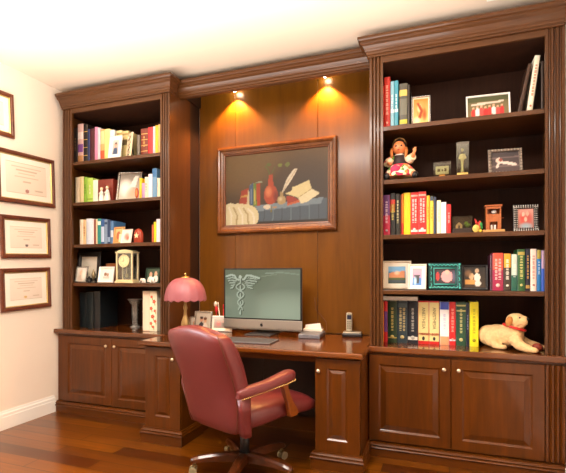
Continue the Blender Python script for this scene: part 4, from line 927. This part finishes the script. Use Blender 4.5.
obj('eye', B().ball(D((3.722, .081, .976)), (.006, .005, .006)), M_BLACK, t); obj('eye', B().ball(D((3.746, .128, .975)), (.006, .005, .006)), M_BLACK, t)
obj('tongue', B().ball(D((3.756, .096, .938)), (.013, .010, .005)), paint('d87868', .5), t)
cr = []
for k in range(25):
    a = 2*PI*k/24; cr.append(D((3.700+.062*math.cos(a), .136+.058*math.sin(a), .908-.018*math.cos(a))))
obj('collar', B().tube(cr, .0085, 10), paint('c82420', .5), t)
o = obj('toy_ball', B().ball((0, 0, .027), (.033, .027, .027)), paint('8a3420', .5, 0, .25, 0, 90, .4), None, (3.826, .105, .7608)); tag(o, 'small brown red ball lying between the front paws of the plush dog', 'ball')

# ------------------------------------------------------------------ desk things
t = thing('table_lamp', 'small brass table lamp with a scalloped pink dome shade', 'lamp', (1.425, -.20, .7605))
m_, nt_, p_ = new_mat('pink_shade')
tc_ = nt_.nodes.new('ShaderNodeTexCoord'); no_ = nt_.nodes.new('ShaderNodeTexNoise'); no_.inputs['Scale'].default_value = 14; nt_.links.new(tc_.outputs['Object'], no_.inputs['Vector'])
mx_ = nt_.nodes.new('ShaderNodeMix'); mx_.data_type = 'RGBA'; mx_.inputs[6].default_value = lin('8a4a54')+[1]; mx_.inputs[7].default_value = lin('a05e66')+[1]
nt_.links.new(no_.outputs['Fac'], mx_.inputs[0]); nt_.links.new(mx_.outputs[2], p_.inputs['Base Color']); p_.inputs['Roughness'].default_value = .45
M_SHADE = m_
sc = lambda a, z: 1+.012*math.cos(16*a)*(1 if z < .42 else .5)
pr = []
for k in range(13):
    a = k/12*PI/2; pr.append((.148*math.cos(a)**.75+.010, .298+.172*math.sin(a)))
pr += [(.008, .468)]+[(.142*math.cos(k/12*PI/2)**.75+.008, .294+.168*math.sin(k/12*PI/2)) for k in range(11, -1, -1)]
pr += [(pr[0][0], pr[0][1])]
def scallop(a, z): return 1+.014*math.cos(16*a)
b = B().lathe(pr, n=64, mod=scallop, caps=False)
b.v = [(x, y, z+(.006*math.cos(16*math.atan2(y, x)) if z < .33 else 0)) for x, y, z in b.v]
obj('lamp_shade', b, M_SHADE, t)
obj('base', B().lathe([(.0005, 0), (.07, 0), (.072, .008), (.06, .016), (.035, .024), (.02, .036), (.0005, .037)], n=28), M_BRASS, t)
obj('stem', B().lathe([(.012, .037), (.018, .05), (.03, .085), (.034, .115), (.026, .15), (.014, .185), (.012, .22), (.018, .24), (.012, .26), (.009, .3), (.007, .465), (.0005, .466)], n=22), paint('a88c5c', .3, .7), t)
obj('cap', B().lathe([(.035, .468), (.03, .476), (.012, .482), (.0005, .483)], n=20), M_BRASS, t)
obj('finial', B().lathe([(.006, .482), (.004, .488), (.009, .496), (.007, .503), (.0005, .508)], n=14), M_BRASS, t)
# computer
MX, MY = 1.872, .25
t = thing('desktop_computer', 'all-in-one computer with a grey green winged staff on its lit screen', 'computer', (MX, MY, .7605))
hw = .346
obj('bezel', B().box(-hw, hw, 0, .012, .122, .548, .004), M_BLACK, t)
obj('chin', B().box(-hw, hw, .0, .012, .050, .1215, .003), M_ALU, t)
obj('rear_shell', B().loft([[(sx*hw*q, yy, .29+sz*.252*q) for sx, sz in ((-1, -1), (1, -1), (1, 1), (-1, 1))] for yy, q in ((.0121, 1), (.02, .98), (.035, .8), (.05, .45))], smooth=False), M_ALU, t)
NECK = B().add([(-.1, .05, .25), (.1, .05, .25), (.1, .062, .25), (-.1, .062, .25), (-.1, .14, .012), (.1, .14, .012), (.1, .152, .012), (-.1, .152, .012)], [(0, 1, 2, 3), (4, 7, 6, 5), (0, 4, 5, 1), (2, 6, 7, 3), (1, 5, 6, 2), (0, 3, 7, 4)])
obj('stand', NECK, M_ALU, t)
obj('foot', B().box(-.11, .11, -.10, .155, 0, .011, .003), paint('4c4a4a', .3, .3), t)
lg = B(); pts = []
for k in range(26):
    a = 2*PI*k/26; r = .0135*(1+.06*math.cos(2*a+PI)); x = r*math.cos(a); z = r*math.sin(a)*.98
    if math.hypot(x-.0155, z-.002) < .0075:
        d = math.hypot(x-.0155, z-.002); x = .0155+(x-.0155)*.0075/d; z = .002+(z-.002)*.0075/d
        if x > .0125: x = .009
    if abs(x) < .003 and z > 0: z -= .002
    pts.append((x, .079+z))
lg.prismy(pts, -.0008, .0005)
lg.prismy([(.0005, .0945), (.001, .099), (.005, .102), (.0055, .099), (.004, .0955)], -.0008, .0005)
obj('logo', lg, M_BLACK, t)
SC = [('g', '727c68', '6c7662'), ('s', .85, .12, .6, .5, '939f88'), ('s', .15, .9, .6, .5, '58644f'), ('s', .2, .2, .3, .6, '74806c')]
SC += [('l', [(.55, .92), (.75, .94), (.98, .9)], .012, '7e8c78'), ('l', [(.5, .86), (.7, .9)], .008, '78866f')]
def relief(pts, wd, c='9aa894'):
    sh = [(x+.012, y-.014) for x, y in pts]
    return [('l', sh, wd*1.15, '4c5646'), ('l', pts, wd, c), ('l', [(x-.002, y+.004) for x, y in pts], wd*.45, 'a6b2a0')]
wing = [(.19, .79), (.16, .80), (.13, .88), (.08, .89), (.02, .86)]
for q in range(5):
    SC += relief([(.165-.012*q, .80-.04*q), (.11-.008*q, .83-.055*q), (.03+.018*q, .82-.05*q)], .014, '8a9884')
SC += relief(wing, .022)
for q in range(5):
    SC += relief([(.255+.014*q, .80-.04*q), (.32+.014*q, .83-.055*q), (.46-.028*q, .80-.045*q)], .014, '8a9884')
SC += relief([(.23, .79), (.265, .80), (.30, .88), (.37, .87), (.47, .82)], .022)
SC += relief([(.212, .82), (.214, .5), (.21, .08)], .017)
for ph in (0, PI):
    P = []
    for k in range(30):
        v = k/29; P.append((.213+(.062-.034*v)*math.sin(v*3.4*PI+ph), .72-.55*v))
    SC += relief(P, .014, '93a18d')
SC += [('e', .212, .85, .022, .035, 'a8b4a2')]
picture('screen', 2*hw-.028, .402, SC, t, M_SCREEN, 120, 74, -.0006, z0=.133)
# keyboard
t = thing('keyboard', 'flat grey keyboard on the desk in front of the computer', 'keyboard', (1.905, -.125, .7605), (0, 0, math.radians(2)))
obj('case', B().box(-.215, .215, -.11, .11, 0, .010, .004), paint('5c5c60', .5, .2), t)
kb = B()
for r in range(5):
    for c in range(15): kb.box(-.203+c*.0272, -.203+c*.0272+.0235, -.095+r*.039, -.095+r*.039+.033, .0103, .0125)
obj('keys', kb, paint('4a4b50', .6), t)
# grey box with papers
t = thing('network_drive', 'flat grey device box right of the computer with a curved cable', 'device', (2.292, .30, .7605), (0, 0, math.radians(4)))
obj('case', B().box(-.085, .085, -.15, .11, 0, .033, .006), paint('6e7078', .45, .2), t)
obj('front_strip', B().box(-.05, .0, -.1515, -.1495, .020, .025), paint('3c3c40', .4), t)
cb = [(.05, .112, .02), (.09, .14, .03), (.08, .17, .10), (.03, .185, .16), (-.01, .19, .2), (-.02, .192, .30)]
obj('cable', B().tube(cb, .003, 8), paint('6a3c14', .5), t)
t = thing('paper_tray', 'small white organiser of papers standing on the grey device', 'paper holder', (2.285, .37, .7605+.0335), (0, 0, math.radians(4)))
obj('tray', B().box(-.085, .075, -.03, .03, 0, .02, .003), paint('e4ddd0', .5), t)
obj('papers', B().add([(-.075, 0, .0205), (.06, 0, .0205), (.06, .004, .0205), (-.075, .004, .0205), (-.07, .0, .05), (.05, 0, .065), (.05, .004, .065), (-.07, .004, .05)], [(0, 1, 2, 3), (4, 7, 6, 5), (0, 4, 5, 1), (2, 6, 7, 3), (1, 5, 6, 2), (0, 3, 7, 4)]).box(-.06, .03, .01, .012, .0205, .045), paint('f4efe6', .6), t)
obj('clip', B().ball((.068, -.01, .03), (.008, .008, .011)), paint('6a5040', .4), t)
# cordless telephone
t = thing('telephone', 'cordless telephone standing in its dark charging base, right end of desk', 'telephone', (2.592, .40, .7605), (0, 0, math.radians(8)))
b = B().box(-.078, .078, -.06, .06, 0, .03, .008); obj('base', b, paint('1a1a1e', .35), t)
obj('base_top', B().box(-.07, .07, -.052, .055, .0302, .038, .004), paint('a8a498', .35, .5), t)
h = obj('handset', B().box(-.024, .024, -.014, .014, .0, .150, .008), paint('a8a290', .35, .4), t); h.location = (-.025, .012, .038); h.rotation_euler = (-.14, 0, 0)
obj('display', B().box(-.017, .017, -.0152, -.0135, .095, .13), paint('20243c', .2), h)
kb = B()
for r in range(4):
    for c in range(3): kb.box(-.017+c*.0125, -.017+c*.0125+.009, -.0152, -.0138, .02+r*.017, .02+r*.017+.011)
obj('keypad', kb, paint('6a6454', .4), h)
obj('earpiece', B().box(-.012, .012, -.0152, -.0138, .137, .142), M_BLACK, h)
# things between lamp and computer
photo_frame('narrow silver frame close behind the pink lamp', 1.335, .07, .7605, .07, .145, .01, M_SILVER, [('g', 'b8b0a4', 'e4e0d8'), ('e', .5, .6, .2, .2, 'c89878')], 5, 8, .006)
photo_frame('beaded silver frame with a portrait of two people on the desk, right of the lamp', 1.44, .04, .7605, .152, .196, .013, M_SILVER, COUPLE, 8, 9, .008, mat_col='d0c8bc', ornate=silver_edge)
photo_frame('low white landscape frame with a pink photo left of the computer', 1.475, .30, .7605, .20, .135, .020, M_WHITE, [('g', 'a89488', 'd8ccc0'), ('s', .3, .45, .25, .4, 'd88a88'), ('s', .7, .45, .25, .4, '8a8078'), ('e', .3, .7, .09, .12, 'e0b8a0'), ('e', .62, .72, .09, .12, 'e0b8a0')], 4, 10, .010)
t = thing('pencil_cup', 'white cup behind the low white frame, holding pens and toys', 'cup', (1.43, .42, .7605))
obj('body', B().lathe([(.0005, 0), (.036, 0), (.04, .12), (.037, .12), (.033, .006), (.0005, .006)], n=24), paint('e4dcd0', .4), t)
for i, (dx, dy, lx, ly, c, lab, L) in enumerate(((-.012, -.01, -.05, .0, 'f0ece4', 'white pen leaning left in the pencil cup', .24), (0, .012, -.015, .02, 'c8242c', 'red pen in the middle of the pencil cup', .22), (.012, -.008, .05, -.01, 'e0b030', 'yellow pen leaning right in the pencil cup', .19), (.014, .01, .08, .02, '4aa0b8', 'light blue pen leaning far right in the pencil cup', .20))):
    p0 = Vector((1.43+dx*.9, .42+dy*.9, .768)); p1 = Vector((1.43+dx*1.6+lx*.4, .42+dy*1.6+ly*.4, .768+L))
    t = thing('pen', lab, 'pen', tuple(p0), group='pens in the pencil cup')
    dv = p1-p0
    obj('barrel', B().tube([(0, 0, 0), tuple(dv*.8)], .0042, 8), paint(c, .4), t)
    obj('cap', B().tube([tuple(dv*.8), tuple(dv*.97), tuple(dv)], [.0055, .0055, .003], 8), paint(c, .3), t)
t = thing('pencil_topper', 'small red and white figure sticking up from the pencil cup', 'figure', (1.385, .385, .895))
obj('body', mesh_union([('b', (0, 0, .05), (.016, .012, .03)), ('t', [(0, 0, .0), (0, 0, .05)], .005)], .004, 2), paint('d02c30', .5), t)
obj('head', B().ball((-.008, 0, .088), .014), paint('e8c8b0', .5), t); obj('cap', B().lathe([(.015, 0), (.012, .012), (.004, .026), (.0005, .028)], (-.008, 0, .095), 14), paint('f4eee6', .6), t)
o = None
# ------------------------------------------------------------------ swivel chair
PHI = math.radians(68)
t = thing('swivel_chair', 'red leather swivel armchair with brass nails pulled up to the desk', 'chair', (2.085, -.57, 0), (0, 0, PHI-PI/2))
# local frame: x right, y forward
m_, nt_, p_ = new_mat('red_leather')
tc_ = nt_.nodes.new('ShaderNodeTexCoord'); vo_ = nt_.nodes.new('ShaderNodeTexVoronoi'); vo_.inputs['Scale'].default_value = 160; vo_.feature = 'DISTANCE_TO_EDGE'
no_ = nt_.nodes.new('ShaderNodeTexNoise'); no_.inputs['Scale'].default_value = 5; no_.inputs['Detail'].default_value = 3
nt_.links.new(tc_.outputs['Object'], vo_.inputs['Vector']); nt_.links.new(tc_.outputs['Object'], no_.inputs['Vector'])
mx_ = nt_.nodes.new('ShaderNodeMix'); mx_.data_type = 'RGBA'; mx_.inputs[6].default_value = lin('5c1c1c')+[1]; mx_.inputs[7].default_value = lin('722a28')+[1]
nt_.links.new(no_.outputs['Fac'], mx_.inputs[0]); nt_.links.new(mx_.outputs[2], p_.inputs['Base Color'])
bp_ = nt_.nodes.new('ShaderNodeBump'); bp_.inputs['Strength'].default_value = .12; bp_.inputs['Distance'].default_value = .002
nt_.links.new(vo_.outputs['Distance'], bp_.inputs['Height']); nt_.links.new(bp_.outputs['Normal'], p_.inputs['Normal'])
p_.inputs['Roughness'].default_value = .42; p_.inputs['Coat Weight'].default_value = .25; p_.inputs['Coat Roughness'].default_value = .3
M_LEATHER = m_
def sup(a, n): 
    c, s_ = math.cos(a), math.sin(a)
    return math.copysign(abs(c)**(2/n), c), math.copysign(abs(s_)**(2/n), s_)
def back_levels():
    #       z     half width  y centre  thickness
    return [(.332, .12, -.205, .045), (.340, .17, -.212, .08), (.358, .205, -.218, .105), (.40, .226, -.224, .118), (.45, .238, -.234, .125), (.52, .247, -.250, .13), (.60, .252, -.272, .132), (.68, .255, -.300, .132),
            (.76, .256, -.334, .130), (.82, .255, -.362, .128), (.872, .252, -.384, .122), (.902, .245, -.396, .108), (.917, .230, -.402, .085), (.925, .20, -.404, .05), (.927, .14, -.404, .02)]
rings = []
for z, hwid, yc, th in back_levels():
    ring = []
    for k in range(48):
        x, y = sup(2*PI*k/48, 5)
        arch = max(0, (z-.70)/.2)*.036*(1-(x)**2)
        curl = .025*abs(x)**3*max(0, min(1, (z-.4)/.2))   # sides curve forward
        ring.append((x*hwid, yc+y*th/2+curl, z+arch))
    rings.append(ring)
bk = obj('backrest', B().loft(rings), M_LEATHER, t)
# piping along the rear edge of the backrest
pp = []
for sgn, seq in ((-1, rings[2:-2]), (1, rings[2:-2][::-1])):
    for r in seq:
        k = 36+(-1 if sgn < 0 else 1)*8
        p = Vector(r[k]); pp.append(tuple(p))
obj('piping', B().tube(pp, .004, 8), paint('5c2a1a', .4, 0, .1, .1), bk)
# vertical tufting seams over the top are part of the cushion: inner cushion
rings = []
for z, hwid, y0, th in ((.47, .19, -.19, .03), (.52, .215, -.186, .07), (.62, .225, -.206, .085), (.74, .235, -.25, .08), (.83, .235, -.292, .07), (.885, .22, -.318, .05), (.90, .18, -.325, .02)):
    rings.append([(sup(2*PI*k/32, 3.5)[0]*hwid, y0+sup(2*PI*k/32, 3.5)[1]*th/2, z+.03*(1-(sup(2*PI*k/32, 3.5)[0])**2)*max(0, (z-.7)/.2)) for k in range(32)])
obj('back_cushion', B().loft(rings), M_LEATHER, t)
# seat: sections along y, from rear to front
rings = []
for y, hwid, zb, zt in ((-.20, .19, .356, .462), (-.17, .225, .346, .478), (-.05, .245, .350, .486), (.10, .256, .362, .492), (.24, .262, .356, .478), (.33, .262, .350, .464), (.39, .256, .350, .446), (.425, .244, .358, .424), (.44, .225, .374, .406)):
    ring = []
    for k in range(40):
        x, z = sup(2*PI*k/40, 4)
        crown = .016*(1-x*x) if z > 0 else 0
        ring.append((x*hwid, y, (zb+zt)/2+z*(zt-zb)/2+crown))
    rings.append(ring)
seat = obj('seat', B().loft(rings), M_LEATHER, t)
for sgn in (-1, 1):
    arm = []
    for y, z, hw_, hh, cx0 in ((-.30, .590, .016, .02, .246), (-.285, .592, .024, .028, .248), (-.22, .600, .031, .032, .260), (-.10, .614, .036, .032, .280), (.0, .634, .039, .034, .292), (.065, .646, .041, .035, .296), (.098, .650, .038, .029, .297), (.112, .650, .022, .016, .297)):
        arm.append([(sgn*cx0+sup(2*PI*k/24, 3)[0]*hw_, y, z+sup(2*PI*k/24, 3)[1]*hh) for k in range(24)])
    a_ = obj('armrest', B().loft(arm), M_LEATHER, t)
    nb = B()
    for k in range(32):
        y = -.28+k*.012; q = (y+.28)/.375
        nb.ball((sgn*(.246+.052*min(1, q*1.25)+.026+.014*q), y, .567+.055*q), .0052, 8, 6)
    for k in range(5):
        nb.ball((sgn*(.297+.03-.015*k), .108-.003*abs(k-2), .626), .0052, 8, 6)
    obj('nailhead_trim', nb, M_BRASS, a_)
    # upholstered panel joining arm and seat at the rear
    rings = []
    for z, y0, y1 in ((.336, -.235, -.18), (.37, -.25, -.18), (.42, -.262, -.185), (.48, -.274, -.195), (.57, -.295, -.21)):
        rings.append([(sgn*(.222+max(0, z-.40)*.14)+sup(2*PI*k/24, 4)[0]*.03, (y0+y1)/2+sup(2*PI*k/24, 4)[1]*(y1-y0)/2, z) for k in range(24)])
    obj('side_panel', B().loft(rings), M_LEATHER, t)
    # curved wooden arm post
    ctr = [(.045, .615, .022), (.05, .575, .020), (.068, .53, .019), (.095, .48, .023), (.125, .435, .033), (.138, .405, .037), (.136, .388, .028)]
    rings = []
    for y, z, hy in ctr:
        rings.append([(sgn*(.288-.010*max(0, (.5-z)/.1))+dx, y+dy*hy, z) for dx, dy in ((-.016, -1), (-.012, -1.1), (.012, -1.1), (.016, -1), (.016, 1), (.012, 1.1), (-.012, 1.1), (-.016, 1))])
    obj('arm_post', B().loft(rings, smooth=False), W_CHAIR, t)
obj('gas_column', B().lathe([(.03, .10), (.03, .25), (.024, .255), (.024, .352), (.06, .353), (.06, .358), (.0005, .359)], n=24), M_BLACK, t)
obj('hub', B().lathe([(.0005, .062), (.04, .062), (.046, .075), (.046, .12), (.04, .132), (.0005, .133)], n=24), M_BLACK, t)
M_CAST = paint('7a6a48', .35, .7)
for k in range(5):
    ang = math.radians(-10+72*k)-(PHI-PI/2)
    c, s_ = math.cos(ang), math.sin(ang)
    rings = []
    for d, hw_, z0, z1 in ((.035, .030, .075, .132), (.10, .029, .082, .135), (.2, .027, .086, .130), (.29, .027, .084, .118), (.325, .025, .083, .108), (.34, .015, .085, .1)):
        rings.append([(c*d-s_*w, s_*d+c*w, z) for w, z in ((-hw_, z0), (hw_, z0), (hw_, z1-.012), (hw_*.6, z1), (-hw_*.6, z1), (-hw_, z1-.012))])
    lg_ = obj('base_leg', B().loft(rings, smooth=False), W_BRACE, t)
    cx_, cy_ = c*.315, s_*.315
    cs = obj('caster', B().tube([(cx_, cy_, .084), (cx_, cy_, .05)], .009, 10).box(cx_-.013, cx_+.013, cy_-.013, cy_+.013, .046, .060, .003), M_CAST, lg_)
    for q in (-1, 1):
        wa, wb = (cx_+c*.012-s_*q*.006, cy_+s_*.012+c*q*.006), (cx_+c*.012-s_*q*.024, cy_+s_*.012+c*q*.024)
        cs.data  # wheels belong to the caster
    bb = B()
    for q in (-1, 1):
        p0 = (cx_+c*.01-s_*q*.014, cy_+s_*.01+c*q*.014, .0255); p1 = (cx_+c*.01-s_*q*.027, cy_+s_*.01+c*q*.027, .0255)
        bb.tube([p0, p1], .0252, 18)
    obj('caster_wheel', bb, paint('b0a684', .35, .5), lg_)

# ------------------------------------------------------------------ light
W = bpy.data.worlds.new('daylight'); S.world = W; W.use_nodes = True
nt = W.node_tree; bg = nt.nodes['Background']; sky = nt.nodes.new('ShaderNodeTexSky'); sky.sky_type = 'HOSEK_WILKIE'; sky.turbidity = 3
sky.sun_direction = (-.3, .5, .8)
nt.links.new(sky.outputs[0], bg.inputs[0]); bg.inputs[1].default_value = .6
def area(name, loc, rot, sx, sy, e, col, spread=180):
    ld = bpy.data.lights.new(name, 'AREA'); ld.shape = 'RECTANGLE'; ld.size = sx; ld.size_y = sy; ld.energy = e; ld.color = col; ld.spread = math.radians(spread)
    o = bpy.data.objects.new(name, ld); COL.objects.link(o); o.location = loc; o.rotation_euler = rot; return o
# daylight at the window
area('daylight_left', (XL-.12, (wy0+wy1)/2, (wz0+wz1)/2), (0, -PI/2, 0), wz1-wz0, wy1-wy0, 170, (.86, .93, 1))
# added unseen fill: one turned up like a bounced flash, one shining down
area('bounce_fill', (1.7, -2.0, 1.7), (PI, 0, 0), 3.3, 2.0, 182, (1, .95, .88), 150)
area('ceiling_fill', (2.2, -2.2, ZC-.03), (0, 0, 0), .9, .9, 92, (1, .93, .85))

# ------------------------------------------------------------------ camera
cd = bpy.data.cameras.new('camera'); cd.sensor_width = 36; cd.lens = 445/566*36
cd.shift_x = (283-270.6)/566; cd.shift_y = (275.1-236.5)/566; cd.clip_start = .02
cam = bpy.data.objects.new('camera', cd); COL.objects.link(cam)
cam.location = (3.229, -3.154, 1.25); cam.rotation_euler = (PI/2, 0, .359)
S.camera = cam
S.view_settings.view_transform = 'Standard'; S.view_settings.look = 'None'; S.view_settings.gamma = 1; S.view_settings.use_curve_mapping = False
S.view_settings.exposure = 0.0
